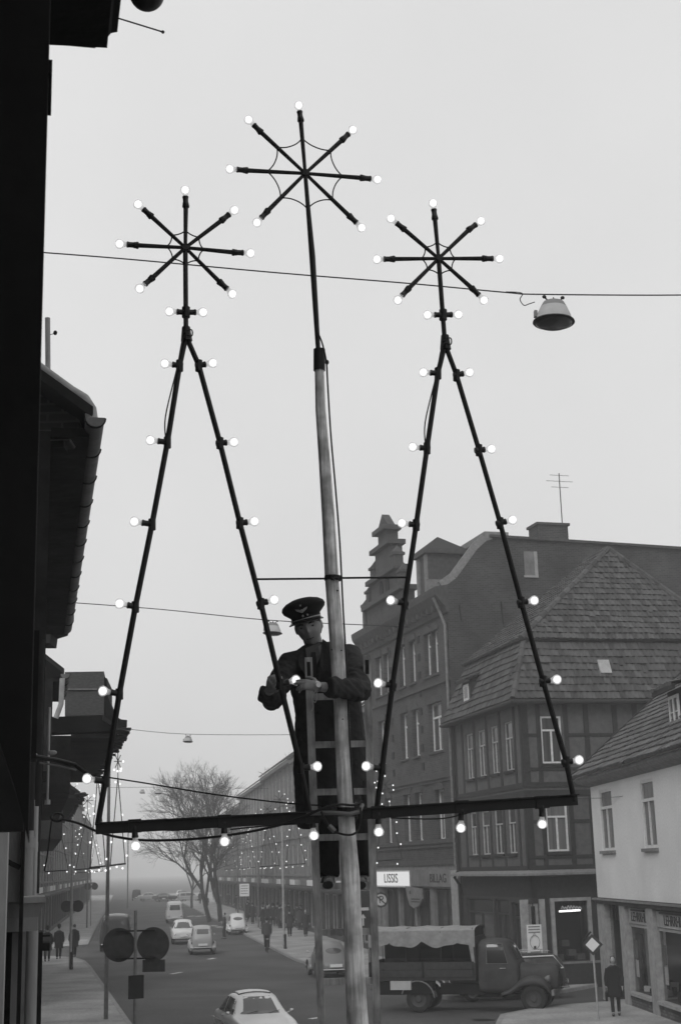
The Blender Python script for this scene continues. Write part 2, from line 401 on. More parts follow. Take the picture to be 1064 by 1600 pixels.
def ridge(root, pts, r, mt='tile', seg=.36):                 # half-round cap tiles laid along a hip or ridge
    mb = MB()
    for a, b in zip(pts, pts[1:]):
        a, b = V(a), V(b); L = (b - a).length; k = max(1, int(L / seg))
        for i in range(k):
            mb.tube([a + (b - a) * (i / k), a + (b - a) * ((i + 1.08) / k)], [r * 1.08, r * .92], 7)
    return mb.build('ridge_cap', mt, root)

# ------------------------------------------------------------------ half-timbered corner house
K = atY(820, 1240, 55); K.z = 0
dT = azv(-13); ZT = math.radians(90 + 13)                      # local x = along the street side, y = outward, gable side at x = 0
nT = V((dT.y, -dT.x, 0)); dR = azv(77)
def onTl(x, y): h = hit(x, y, K, nT); return (h - K).dot(dT), h.z
def onTr(x, y): h = hit(x, y, K, dT); return (h - K).dot(dR), h.z
th = thing('timber_house', 'half-timbered corner house with tiled mansard roof and ledge over its shop', 'house', K, ZT)
G = gable_frame(); TL, TW = 8.7, 10.0
hl = []; hr = []
for (x0, x1, y0, y1) in ((729, 739, 1150, 1210), (747, 758, 1140, 1206), (767, 778, 1134, 1203), (788, 801, 1126, 1198)):
    a = onTl(x0, (y0 + y1) / 2); b = onTl(x1, (y0 + y1) / 2); hl.append((b[0], a[0], 8.05, 9.95))
for x0, x1 in ((735, 744.5), (752.6, 764.5), (772.6, 785.6), (794, 806)):
    a = onTl(x0, 1300); b = onTl(x1, 1300); hl.append((b[0], a[0], 4.9, 6.65))
hr.append((.78, 1.62, 8.2, 10.0)); hr.append((.78, 1.64, 4.92, 6.75)); hr.append((5.3, 6.2, 8.2, 10.0)); hr.append((5.3, 6.2, 4.92, 6.75))
MB().wall(0, TL, 4.2, 10.75, hl, 0, .2).build('wall', 'infill', th)
MB(G).wall(0, TW, 4.2, 10.75, hr, 0, .2).build('wall', 'infill', th)
mb = MB(); mb.poly([(TL, 0, 0), (TL, -TW, 0), (TL, -TW, 10.75), (TL, 0, 10.75)]); mb.poly([(0, -TW, 0), (TL, -TW, 0), (TL, -TW, 10.75), (0, -TW, 10.75)]); mb.build('wall', 'infill', th)
for h in hl: window(th, *h, y=-.05, mull=(.5,), trans=.66, fw=.055, fm='old_frame', sillmat='timber')
for h in hr: window(th, *h, y=-.03, mull=(.5,), trans=.7, fw=.07, xf=G, sillmat='timber')
def tb(x0, x1, z0, z1, xf=None, o=.035): MB(xf).box(x0, x1, -.02, o, z0, z1).build('timber_beam', 'timber', th)
for x0, x1 in ((0, .26), (1.72, 1.9), (2.55, 2.75), (3.75, 3.95), (4.6, 4.8), (6.4, 6.6), (TW - .25, TW)):     # gable side posts
    tb(x0, x1, 7.45, 10.6, G); tb(x0, x1, 4.35, 7.05, G)
tb(.6, .77, 7.45, 10.6, G); tb(.6, .77, 4.35, 7.05, G)
for z0, z1 in ((10.5, 10.74), (7.3, 7.5), (6.98, 7.2), (4.22, 4.42)): tb(-.02, TW, z0, z1, G, .05)
for z in (8.05, 4.78):
    for a, b in ((.26, .6), (.77, 1.72), (1.9, 2.55), (2.75, 3.75), (3.95, 4.6), (4.8, 6.4)): tb(a, b, z - .13, z, G, .03)
for z in (9.3, 6.05):
    for a, b in ((.26, .6), (1.9, 2.55), (2.75, 3.75), (3.95, 4.6)): tb(a, b, z - .09, z + .04, G, .03)
for z0, z1 in ((10.5, 10.74), (7.3, 7.5), (6.98, 7.2), (4.22, 4.42)): tb(.0, TL, z0, z1, None, .045)
xs = sorted([(h[0], h[1]) for h in hl[:4]]); ps = [.0]
for a, b in zip(xs, xs[1:]): ps.append((a[1] + b[0]) / 2)
for x in ps + [xs[0][0] - .35, xs[-1][1] + .4, TL - .25]:
    tb(x, x + .2, 7.5, 10.5, None, .03); tb(x, x + .2, 4.42, 6.98, None, .03)
# ledge over the shop
mb = MB(); e = .5
for R in ([(TL + .1, e, 4.13), (-e, e, 4.13), (-e, -TW - .2, 4.13)],): pass
mb.rings([[(TL, .0, 4.26), (TL, e, 4.14), (TL, e, 4.06), (TL, 0, 4.06)], [(0, .0, 4.26), (-e, e, 4.14), (-e, e, 4.06), (0, 0, 4.06)], [(0, -TW, 4.26), (-e, -TW, 4.14), (-e, -TW, 4.06), (0, -TW, 4.06)]])
mb.build('ledge', 'lead', th)
# ground floor shop
fas = MB(); fas.box(.05, TL, -.3, -.06, 3.25, 4.06); fas.build('fascia', 'slatecloth', th)
fas = MB(G); fas.box(.06, TW, -.3, -.05, 3.25, 4.06); fas.build('fascia', 'slatecloth', th)
hs = []
def zr(x, y): return onTr(x, y)
def zl(x, y): return onTl(x, y)
lw = [(zl(a, 1430)[0], zl(b, 1430)[0]) for a, b in ((768, 728), (793, 771), (812, 797))]
rw = [(zr(a, 1430)[0], zr(b, 1430)[0]) for a, b in ((827, 842), (866, 918))]
MB().wall(0, TL, .12, 3.25, [(lw[0][0], lw[0][1], .9, 3.15), (lw[1][0], lw[1][1], .9, 3.15), (lw[2][0], lw[2][1], .3, 3.05)], -.06, .3).build('shop_front', 'shop_wood', th)
MB(G).wall(0, TW, .12, 3.25, [(rw[0][0], rw[0][1], .9, 3.05), (rw[1][0], rw[1][1], .95, 3.1), (3.6, 4.6, .3, 3.0), (5.1, 7.4, .95, 3.1)], -.06, .3).build('shop_front', 'shop_wood', th)
for a, b in lw[:2]:
    w_ = window(th, a, b, .9, 3.15, y=-.14, fm='shop_wood', mull=(.5,), trans=.75, sill=False, pane='shop_pane')
    for k in range(4):                                        # goods behind the pane
        zz = 1.0 + k * .45; MB().box(a + .15, b - .2, -.27, -.215, zz, zz + random.uniform(.1, .28)).build('display_shelf', 'mid_plaster', w_)
window(th, lw[2][0], lw[2][1], .3, 3.05, y=-.18, fm='shop_wood', mull=(), trans=.8, sill=False, pane='shop_pane')
window(th, rw[0][0], rw[0][1], 1.0, 3.05, y=-.1, fm='shop_light', mull=(), trans=0, fw=.1, sill=False, pane='shop_pane', xf=G)
for a, b in ((zr(813, 1430)[0], zr(825, 1430)[0]), (zr(843, 1430)[0], zr(851, 1430)[0])):
    MB(G).box(a, b, -.06, .06, .2, 3.2).build('pilaster', 'shop_light', th)
bw_ = MB(G); x0, x1 = rw[1]
for q in ((x0 - .14, x0, .8, 3.22), (x1, x1 + .14, .8, 3.22), (x0, x1, 3.1, 3.22)): bw_.box(q[0], q[1], -.06, .05, q[2], q[3])
bwo = bw_.build('window', 'shop_light', th)
MB(G).box(x0, x1, -.2, -.185, .95, 3.1).build('pane', glassy('shop_glass', .03, .22), bwo)
MB(G).box(x0 - .3, TW - .3, -.05, .12, .86, .93).build('sill', 'sandstone_light', bwo)
inn = MB(G); inn.poly([(x0 - .2, -1.3, .9), (x1 + .2, -1.3, .9), (x1 + .2, -1.3, 3.3), (x0 - .2, -1.3, 3.3)]); inn.poly([(x0 - .2, -1.3, .9), (x1 + .2, -1.3, .9), (x1 + .2, -.25, .9), (x0 - .2, -.25, .9)]); inn.build('shop_interior', 'black_inside', th)
for k, (a, zz) in enumerate(((.2, .95), (.7, 1.1), (1.05, .95), (.45, 1.45))): MB(G).box(x0 + a, x0 + a + .3, -.9, -.6, zz, zz + .22).build('display_box', 'mid_plaster', th)
a, b = zr(880, 1412)[0], zr(913, 1411)[0]
nl = MB(G); nl.tube([(a, -.5, 2.72), (b, -.5, 2.74)], .035, 8); nl.build('lamp_tube', 'neon', th)
nl = MB(G)
for k in range(7):
    xx = a + .1 + (b - a - .1) * k / 6.5; nl.tube([(xx, -.52, 2.8), (xx + .05, -.52, 2.9 + random.uniform(-.03, .04)), (xx + .1, -.52, 2.82), (xx + .13, -.52, 2.8 + random.uniform(-.05, .03))], .016, 6)
nl.build('lamp_tube', emit('neon_dim', .45), th)
MB(G).box(-.05, TW, -.05, .1, 0, .85).build('plinth', 'slatecloth', th)
MB().box(.1, TL, -.05, .05, 0, .85).build('plinth', 'slatecloth', th)
# poster beside the corner door
po = thing('poster', 'white printed poster on the corner of the timbered house shop', 'poster', K, ZT)
a, b = zr(822, 1465)[0], zr(845, 1465)[0]
MB(G).box(a, b, .075, .085, 1.25, 2.3).build('sheet', 'sign_white', po)
ink = MB(G)
for k in range(3): ink.box(a + .06, b - .06, .0851, .089, 2.2 - k * .1, 2.25 - k * .1)
cx = (a + b) / 2
ink.tube([(cx + .19 * math.cos(t), .087, 1.68 + .24 * math.sin(t)) for t in [i * math.pi / 10 for i in range(21)]], .03, 6, True, .3); ink.tube([(cx - .09, .087, 1.86), (cx, .087, 2.02), (cx + .09, .087, 1.86)], .022, 6, True, .3); ink.box(a + .1, b - .1, .0851, .089, 1.3, 1.34)
ink.build('print', mat('grey_ink', .22, .8, 30, .6), po)
MB(G).box(cx - .05, cx + .04, .0901, .093, 1.42, 1.54).build('print', 'ink', po)
# mansard roof
ez, bz, pz = 10.6, 12.95, 17.35
ov = .42; ins = .62; pk = V((3.0, -5.45, pz)); pk2 = V((5.7, -5.45, pz))
E = [V((-ov, ov, ez)), V((TL + ov, ov, ez)), V((TL + ov, -TW - ov, ez)), V((-ov, -TW - ov, ez))]
Bk = [V((ins, -ins + .1, bz)), V((TL - ins, -ins + .1, bz)), V((TL - ins, -TW + ins, bz)), V((ins, -TW + ins, bz))]
BT = [q + V((sx, sy, .12)) for q, (sx, sy) in zip(Bk, ((-.16, .16), (.16, .16), (.16, -.16), (-.16, -.16)))]
tile_roof(th, E[1], E[0], Bk[0], Bk[1], .23, .3, 'tile')
tile_roof(th, E[0], E[3], Bk[3], Bk[0], .255, .32, 'tile', True)
tile_roof(th, BT[1], BT[0], pk, pk2, .23, .3, 'tile')
tile_roof(th, BT[0], BT[3], pk, pk, .23, .3, 'tile')
tile_roof(th, BT[3], BT[2], pk2, pk, .23, .3, 'tile')
MB().poly([BT[1], pk2, BT[2]]).build('roof_deck', 'roof_deck', th)
MB().poly([E[1], Bk[1], Bk[2], E[2]]).build('roof_deck', 'roof_deck', th)
up = V((0, 0, .05))
ridge(th, [BT[0] + up, pk + up], .13); ridge(th, [BT[3] + up, pk + up], .13); ridge(th, [pk + up, pk2 + up], .13); ridge(th, [E[0] + up, Bk[0] + up], .12)
so_ = MB(); so_.rings([[(TL + ov, ov, ez - .03), (TL + ov, ov, ez - .14), (TL + ov, 0, ez - .14)], [(-ov, ov, ez - .03), (-ov, ov, ez - .14), (0, 0, ez - .14)], [(-ov, -TW - ov, ez - .03), (-ov, -TW - ov, ez - .14), (0, -TW - ov, ez - .14)]], True, False)
so_.build('eave_board', 'timber', th)
gt = MB(); gt.tube([(TL + .3, ov + .08, ez - .08), (-ov - .08, ov + .08, ez - .08), (-ov - .08, -TW, ez - .08)], .075, 8); gt.build('gutter', 'slatecloth', th)
MB().tube([(TL - .12, .12, ez - .1), (TL - .12, .12, 4.3), (TL - .12, .3, 4.0), (TL - .12, .1, 3.7), (TL - .12, .1, .1)], .07, 8).build('downpipe', 'timber', th)
# dormer on the street side slope
dm = MB(); x0, x1 = 5.4, 6.5; dm.box(x0, x1, -1.2, .22, 11.0, 12.1); do = dm.build('dormer', 'timber', th)
tile_roof(th, (x1 + .2, .45, 12.08), (x0 - .2, .45, 12.08), (x0 - .2, -1.3, 12.75), (x1 + .2, -1.3, 12.75), .24, .3, 'tile')
dw_ = MB(); dw_.box(x0 + .2, x1 - .2, .22, .25, 11.3, 11.98); dw_.build('dormer_window', 'white_frame', do); MB().box(x0 + .3, x1 - .3, .251, .258, 11.4, 11.88).build('dormer_pane', 'pane', do)
# skylight on the gable slope
t = .45; q0 = E[0].lerp(Bk[0], .55); q1 = E[3].lerp(Bk[3], .55); c = q0.lerp(q1, .36)
nn = (E[3] - E[0]).cross(Bk[0] - E[0]).normalized(); nn = nn if nn.z > 0 else -nn
sk = MB(Matrix.Translation(c + nn * .09) @ Matrix((V((0, -1, 0)), nn.cross(V((0, -1, 0))), nn)).transposed().to_4x4()); sk.box(-.24, .24, -.3, .3, -.02, .06)
sk.build('skylight', 'zinclight', th)

# ------------------------------------------------------------------ brick town house with stepped gable
B = atY(708, 1140, 63.9); B.z = 0
dB = azv(-16); ZB = math.radians(90 + 16); nB = V((dB.y, -dB.x, 0)); dS = azv(74)
def onB(x, y): h = hit(x, y, B, nB); return (h - B).dot(dB), h.z
def onS(x, y): h = hit(x, y, B, dB); return (h - B).dot(dS), h.z
bh = thing('brick_house', 'tall dark brick town house with stepped gable and bare firewall', 'house', B, ZB)
BL, CZ = 13.0, 16.2
def bwin(x0, x1, y0, y1):
    s0 = onB(x0, (y0 + y1) / 2); s1 = onB(x1, (y0 + y1) / 2); return (s1[0], s0[0], onB((x0 + x1) / 2, y1)[1], onB((x0 + x1) / 2, y0)[1])
W3 = [bwin(663, 673, 980, 1050), bwin(674.5, 684, 975, 1047), bwin(640, 649, 1001, 1067), bwin(624, 633, 1020, 1074), bwin(600, 607, 1025, 1090), bwin(588, 596, 1028, 1095)]
W2 = [bwin(670, 690, 1092, 1172), bwin(645, 655, 1110, 1182), bwin(627, 637, 1117, 1188), bwin(592, 602, 1125, 1196)]
W1 = [bwin(681, 694, 1229, 1312), bwin(650, 660, 1238, 1313), bwin(632, 642, 1242, 1316), bwin(603, 612, 1250, 1320)]
zz3 = (13.4, 15.6)
def fixz(ws, z0, z1): return [(a, b, z0, z1) for a, b, _, _ in ws]
W3 = fixz(W3, sum(w_[2] for w_ in W3) / len(W3), sum(w_[3] for w_ in W3) / len(W3)); W2 = fixz(W2, sum(w_[2] for w_ in W2) / 4, sum(w_[3] for w_ in W2) / 4); W1 = fixz(W1, sum(w_[2] for w_ in W1) / 4, sum(w_[3] for w_ in W1) / 4)
MB().wall(0, BL, 4.55, CZ, W1 + W2 + W3, 0, .3).build('wall', 'brick_facade', bh)
for k, h in enumerate(W1 + W2 + W3):
    window(bh, *h, y=-.2, mull=(.5,), trans=.7, fw=.085, fm='white_frame', sillmat='sandstone')
    a, b, z0, z1 = h
    hd = MB()
    if k in (0, 4, 5, 8, 9) or k == 3:                             # arched heads
        cxx = (a + b) / 2; rr = (b - a) / 2 + .16
        hd.prism([(cxx + rr * math.cos(t), -.02, z1 - .02 + .34 * math.sin(t)) for t in [math.pi * i / 8 for i in range(9)]], (0, .09, 0))
    else: hd.box(a - .12, b + .12, -.02, .07, z1 + .002, z1 + .3)
    hd.build('lintel', 'sandstone', bh)
# quoins at the edges and between the bays
for xq, wq in ((.02, .5), (onB(657, 1040)[0], .34), (onB(612, 1060)[0], .34), (BL - .5, .48)):
    z = 8.9; k = 0
    while z < 15.4:
        MB().box(xq, xq + wq * (1 if k % 2 else .72), -.02, .05, z, z + .34).build('quoin', mat('quoin_stone', .016, .9, 5, .3), bh); z += .86; k += 1
for z0, z1, o in ((8.35, 8.62, .16), (8.2, 8.35, .09), (5.5, 5.68, .16), (5.32, 5.5, .08), (12.6, 12.75, .1), (4.55, 4.75, .14)):
    MB().box(-.02, BL + .02, -.05, o, z0, z1).build('string_course', 'sandstone', bh)
# main cornice
for a, b in ((-.15, BL + .5),):
    mb = MB(); prof = [(0, CZ - .55), (.12, CZ - .5), (.18, CZ - .25), (.42, CZ), (.62, CZ + .28), (.66, CZ + .5), (.66, CZ + .62), (0, CZ + .75)]
    mb.rings([[(x, o, z) for o, z in prof] for x in (a, b)], True, True); mb.build('cornice', 'sandstone', bh)
k = 0; x = .3
while x < BL:
    MB().box(x, x + .18, .02, .4, CZ - .3, CZ - .03).build('corbel', 'sandstone', bh); x += .72
dp = MB(); dp.tube([(.25, .6, CZ + .2), (.25, .3, CZ - .5), (.12, .13, CZ - 1.1), (.12, .13, 4.4)], .07, 7); dp.build('downpipe', 'zinc', bh)
# firewall on the camera side
top = [(-.3, CZ + .7), (.35, 17.35), (.9, 18.05), (1.45, 18.75), (1.98, 19.2), (2.3, 19.3), (16, 18.95)]
mb = MB(G); mb.poly([(0, 0, 0), (16, 0, 0)] + [(u, 0, z) for u, z in top[::-1]] + [(-.02, 0, CZ + .3), (-.02, 0, 4)]); mb.build('firewall', 'brick_side', bh)
mb = MB(G)
for (u0, z0), (u1, z1) in zip(top[:5], top[1:6]): mb.beam((u0, -.06, z0 + .05), (u1, -.06, z1 + .05), .34, .16, (0, 1, 0))
mb.build('coping', 'lead', bh)
mb = MB(G); mb.beam((2.2, -.1, 19.32), (16, -.1, 18.98), .5, .12, (0, 0, 1)); mb.build('coping', 'sandstone', bh)
mb = MB(G); mb.box(4.9, 6.45, -1.6, -.5, 18.6, 20.1); mb.box(4.82, 6.53, -1.68, -.42, 20.1, 20.22); mb.build('chimney', 'brick_side', bh)
fw_ = MB(G); fw_.box(3.86, 4.5, .02, .06, 17.5, 18.65); f_ = fw_.build('blind_window', 'mid_plaster', bh)
MB(G).box(4.36, 4.52, .061, .09, 17.45, 18.65).build('window_reveal', 'pale_plaster', f_); MB(G).box(3.8, 4.52, .062, .095, 17.4, 17.5).build('sill', 'pale_plaster', f_)
for px, y0, y1 in ((717, 945, 970), (782, 940, 976)):
    a = onS(px, y0); b = onS(px, y1); MB(G).beam((a[0], .04, a[1]), (a[0] + .06, .04, b[1]), .07, .05).build('wall_anchor', 'iron', bh)
# main roof, ridge parallel to the street
rf = MB(); rf.poly([(0.02, .35, CZ + .7), (BL, .35, CZ + .7), (BL, -5, 20.1 - 1), (.02, -2.3, 19.2)]); rf.poly([(.02, -2.3, 19.2), (BL, -5, 19.1), (BL, -16, 18.9), (.02, -16, 18.9)]); rf.build('roof', 'tile_dark', bh)
a, b = onB(732, 858), onB(668, 858)
MB().box(.3, 5.2, -3.2, -2.2, 18.6, 19.35).build('ridge_parapet', 'brick_facade', bh); MB().box(.3, 5.3, -3.3, -2.1, 19.35, 19.62).build('ridge_cap', 'lead', bh)
# dormer pavilion
MB().box(2.2, 3.6, -1.6, .1, CZ + .6, 18.9).build('dormer', 'sandstone', bh); MB().box(2.0, 3.8, -1.8, .3, 18.9, 19.15).build('dormer_cornice', 'sandstone', bh)
MB().poly([(2.0, .3, 19.15), (3.8, .3, 19.15), (2.9, -.7, 19.9)]).poly([(2, .3, 19.15), (2, -1.8, 19.15), (2.9, -.7, 19.9)]).poly([(3.8, .3, 19.15), (3.8, -1.8, 19.15), (2.9, -.7, 19.9)]).build('dormer_roof', 'tile_dark', bh)
for x in (2.2, 3.3): MB().box(x, x + .3, .1, .2, CZ + .7, 18.85).build('pilaster', 'sandstone_light', bh)
MB().box(1.9, 2.2, -.6, .3, CZ + .55, 17.6).build('scroll', 'sandstone_light', bh)
# stepped gable over the middle bays
gx0, gx1 = 4.9, 12.6
for (a, b, z0, z1) in ((6.0, 12.2, CZ + .6, 17.9), (6.8, 11.3, 17.9, 19.1), (7.7, 10.4, 19.1, 20.6), (8.3, 9.8, 20.6, 21.5)):
    MB().box(a, b, -.5, .12, z0, z1).build('gable_step', 'brick_facade', bh); MB().box(a - .25, b + .25, -.62, .38, z1, z1 + .24).build('gable_cornice', 'sandstone', bh)
for a, z0, z1 in ((6.05, 17.9, 18.8), (11.6, 17.9, 18.8), (12.35, CZ + .6, 18.2), (7.0, 19.1, 19.9), (10.7, 19.1, 19.9)):
    MB().box(a, a + .45, -.3, .2, z0 + .2, z1).build('pinnacle', 'sandstone', bh)
    mb = MB(); mb.box(a - .08, a + .53, -.38, .28, z1, z1 + .14); mb.rings([[(a - .03, -.33, z1 + .14), (a + .48, -.33, z1 + .14), (a + .48, .23, z1 + .14), (a - .03, .23, z1 + .14)], [(a + .2, -.05, z1 + .55)] * 4]); mb.build('pinnacle_cap', 'sandstone', bh)
for x in (8.4, 9.4):
    mb = MB(); mb.prism([(x + .28 * math.cos(t), .13, 18.5 + .5 * math.sin(t)) for t in [math.pi * 2 * i / 12 for i in range(12)]], (0, .05, 0)); mb.build('gable_window', 'black_inside', bh)
mb = MB(); mb.prism([(8.1, .1, 21.74), (10, .1, 21.74), (9.05, .1, 22.5)], (0, -.4, 0)); mb.build('pediment', 'sandstone', bh)
# ground floor shop
sx = sorted([onB(x, 1410)[0] for x in (600, 623, 648, 671, 676, 708)])
MB().wall(0, BL, 0, 3.55, [(sx[0] + .15, sx[1] - .1, .5, 3.5), (sx[2], sx[3] - .15, .5, 3.5), (sx[3] + .15, sx[4] - .15, .5, 3.5), (sx[4] + .15, sx[5], .5, 3.5)], -.03, .4).build('shop_front', 'mid_plaster', bh)
for a, b in ((sx[0] + .15, sx[1] - .1), (sx[2], sx[3] - .15), (sx[3] + .15, sx[4] - .15), (sx[4] + .15, sx[5])):
    w_ = window(bh, a, b, .5, 3.5, y=-.2, mull=(.5,), trans=0, fw=.07, fm='shop_wood', sill=False, pane='shop_pane')
    for k in range(3): MB().box(a + .3, b - .3, -.33, -.27, .8 + k * .7, .95 + k * .7).build('display_shelf', 'pale_plaster', w_)
MB().box(-.02, BL, -.3, .06, 3.55, 4.55).build('fascia', 'sandstone_light', bh)
MB().box(onB(722, 1400)[0], onB(711, 1400)[0], -.03, .18, 0, 4.3).build('pilaster', 'shop_light', bh)
def facade_text(par, body, x, z, size, mt, y, sx_=1., rot=None):
    me = text_mesh(body, size, .006, sx_); M = Matrix.Translation((x, y, z)) @ Matrix(((-1, 0, 0, 0), (0, 0, 1, 0), (0, 1, 0, 0), (0, 0, 0, 1)))
    if rot: M = rot @ M
    return inst('lettering', me, par, M, mt)
s0, s1 = onB(642, 1371)[0], onB(594, 1371)[0]
sg = thing('shop_sign', 'lit white shop sign with dark letters on the brick house', 'sign', B, ZB)
MB().box(s0, s1, .08, .22, 3.62, 4.28).build('panel', 'lit_sign', sg); facade_text(sg, 'LISSIS', (s0 + s1) / 2, 3.95, .62, 'ink', .228, 1.55)
MB().box(s0 - .05, s1 + .05, .07, .26, 4.28, 4.34).build('sign_rail', 'white_frame', sg); MB().box(s0 - .05, s1 + .05, .07, .26, 3.55, 3.62).build('sign_rail', 'white_frame', sg)
s0, s1 = onB(708, 1371)[0], onB(646, 1371)[0]
sg = thing('shop_sign', 'unlit grey fascia sign with raised dark letters on the brick house', 'sign', B, ZB)
MB().box(s0, s1, .065, .12, 3.6, 4.35).build('panel', 'mid_plaster', sg); facade_text(sg, 'BILLAG', s0 + 1.7, 3.95, .55, 'ink', .13, 1.3)
s0 = onB(655, 1394)[0]
sg = thing('shield_sign', 'shield-shaped pale sign hung below the grey fascia sign', 'sign', B, ZB)
mb = MB(); mb.prism([(s0 + a, .2, z) for a, z in ((1.25, 3.6), (-1.1, 3.5), (-1.15, 3.05), (-.7, 2.75), (.1, 2.6), (.7, 2.75), (1.0, 3.1))], (0, .08, 0)); mb.build('panel', 'sandstone_light', sg)
for z in (3.0, 2.88): MB().box(s0 - .8, s0 + .4, .281, .287, z, z + .05).build('lettering', 'ink', sg)
MB().box(s0 + .45, s0 + .65, .281, .287, 3.25, 3.4).build('emblem', 'ink', sg)

# ------------------------------------------------------------------ white plastered house
Wp = atZ(982, 1575); dW = azv(-3.4); ZW = math.radians(90 + 3.4); nW = V((dW.y, -dW.x, 0)); W0 = Wp + dW * 3.3
def onW(x, y): h = hit(x, y, W0, nW); return (h - W0).dot(dW), h.z
wh = thing('white_house', 'pale plastered house with tiled roof, dormer and shop windows', 'house', W0, ZW)
WLn, WD, WE = 24, 8.5, 7.25
def wwin(x0, x1, y0, y1): return (onW(x1, (y0 + y1) / 2)[0], onW(x0, (y0 + y1) / 2)[0], 4.85, 6.85)
wws = [wwin(938, 957, 1231, 1331), wwin(1003, 1023, 1219, 1326)]; dd = wws[1][0] - wws[0][0]
wws += [tuple([wws[1][0] + dd * k, wws[1][1] + dd * k, 4.85, 6.85]) for k in (1, 2)]
MB().wall(-WLn, 0, 3.3, WE, wws, 0, .18).build('wall', 'house_plaster', wh)
MB().poly([(0, 0, 0), (0, -WD, 0), (0, -WD, WE), (0, -WD / 2, 11.2), (0, 0, WE)]).build('wall', 'house_plaster', wh)
MB().poly([(-WLn, 0, 0), (-WLn, -WD, 0), (-WLn, -WD, WE), (-WLn, -WD / 2, 11.2), (-WLn, 0, WE)]).build('wall', 'house_plaster', wh)
for h in wws: window(wh, *h, y=-.02, mull=(.5,), trans=.7, fw=.09, fm='white_frame', sillmat='sandstone_light')
MB().box(-WLn, .0, -.02, .12, 3.12, 3.32).build('shop_cornice', 'sandstone', wh)
MB().box(-WLn, .05, .12, .2, 3.24, 3.3).build('shop_cornice', 'sandstone_light', wh)
def ws(x, y=1450): return onW(x, y)[0]
pc = [(ws(949), ws(938)), (ws(981), ws(972)), (ws(1024), ws(1014)), (ws(1024) - 3.9, ws(1024) - 3.5), (ws(1024) - 8.0, ws(1024) - 7.6)]
for a, b in pc: MB().box(a, b, -.2, .08, .0, 3.12).build('pilaster', 'shop_light', wh)
# recessed doorway
mb = MB(); a, b = pc[1][1], pc[0][0]; mb.poly([(a, -.7, 0), (b, -.7, 0), (b, -.7, 3.1), (a, -.7, 3.1)]); mb.poly([(b, -.7, 0), (b, -.1, 0), (b, -.1, 3.1), (b, -.7, 3.1)]); mb.build('door_recess', 'shop_wood', wh)
d_ = MB().box(a + .15, b - .1, -.69, -.62, .12, 2.2).build('door', 'timber', wh); MB().box(a + .3, b - .25, -.619, -.6, .3, 1.0).build('door_panel', 'shop_wood', d_); MB().box(a + .3, b - .25, -.619, -.6, 1.15, 2.05).build('pane', 'shop_pane', d_)
# shop windows with sign panels above
for k, (x0, x1) in enumerate(((pc[2][1], pc[1][0]), (pc[3][1], pc[2][0]), (pc[4][1], pc[3][0]))):
    f = MB(); f.box(x0, x0 + .05, -.12, -.06, .55, 2.55); f.box(x1 - .05, x1, -.12, -.06, .55, 2.55); f.box(x0, x1, -.12, -.06, 2.5, 2.58); f.box(x0 + .001, x1 - .001, -.13, .14, .46, .55)
    fo = f.build('shop_window', 'shop_light', wh); MB().box(x0, x1, -.1, -.09, .56, 2.5).build('pane', MATS['shop_glass'], fo)
    bk = MB(); bk.poly([(x0 - .1, -1.2, .4), (x1 + .1, -1.2, .4), (x1 + .1, -1.2, 2.6), (x0 - .1, -1.2, 2.6)]); bk.poly([(x0 - .1, -1.2, .6), (x1 + .1, -1.2, .6), (x1 + .1, -.1, .56), (x0 - .1, -.1, .56)]); bk.build('shop_interior', 'shop_wood', fo)
    for q in range(22):
        xx = random.uniform(x0 + .1, x1 - .3); yy = random.uniform(-.9, -.25); h = random.uniform(.08, .3) * (1.6 if yy < -.6 else 1)
        mb = MB(Matrix.Translation((xx, yy, .58 + h * .5)) @ Matrix.Rotation(random.uniform(-.5, .5), 4, 'Y') @ Matrix.Rotation(random.random() * 3, 4, 'Z')); mb.box(-.12, .12, -.05, .05, -h * .5, h * .5)
        mb.build('display_box', random.choice(['sign_white', 'cloth_dark', 'pale_plaster', 'sign_white', 'black_inside']), fo)
    MB().box(x1 - .42, x1 - .12, -.14, -.13, 1.55, 2.1).build('notice', 'sandstone_light', fo); MB().box(x1 - .45, x1 - .12, -.14, -.13, 1.0, 1.5).build('notice', 'sign_white', fo)
    sg = thing('shop_sign', ['grey sign panel with faded letters next to the recessed doorway', 'brighter white sign panel with dark letters beside the faded one', 'white sign panel at the far end of the shop front'][k], 'sign', W0, ZW)
    MB().box(x0 + .04, x1 - .04, -.1, -.03, 2.6, 3.06).build('panel', 'shop_light' if k == 0 else 'pale_plaster', sg)
    MB().box(x0 + .5, x1 - .5, -.02, .02, 2.99, 3.04).build('sign_rail', 'ink', sg)
    facade_text(sg, 'LEHRRHL', (x0 + x1) / 2, 2.8, .4, 'slatecloth' if k == 0 else 'ink', -.02, 1.1)
MB().box(-WLn, pc[1][1], -.15, .05, 0, .46).build('plinth', 'brick_plinth', wh)
MB().poly([(-WLn, -.3, 2.6), (0, -.3, 2.6), (0, -.3, 3.3), (-WLn, -.3, 3.3)]).build('shop_front', 'shop_wood', wh)
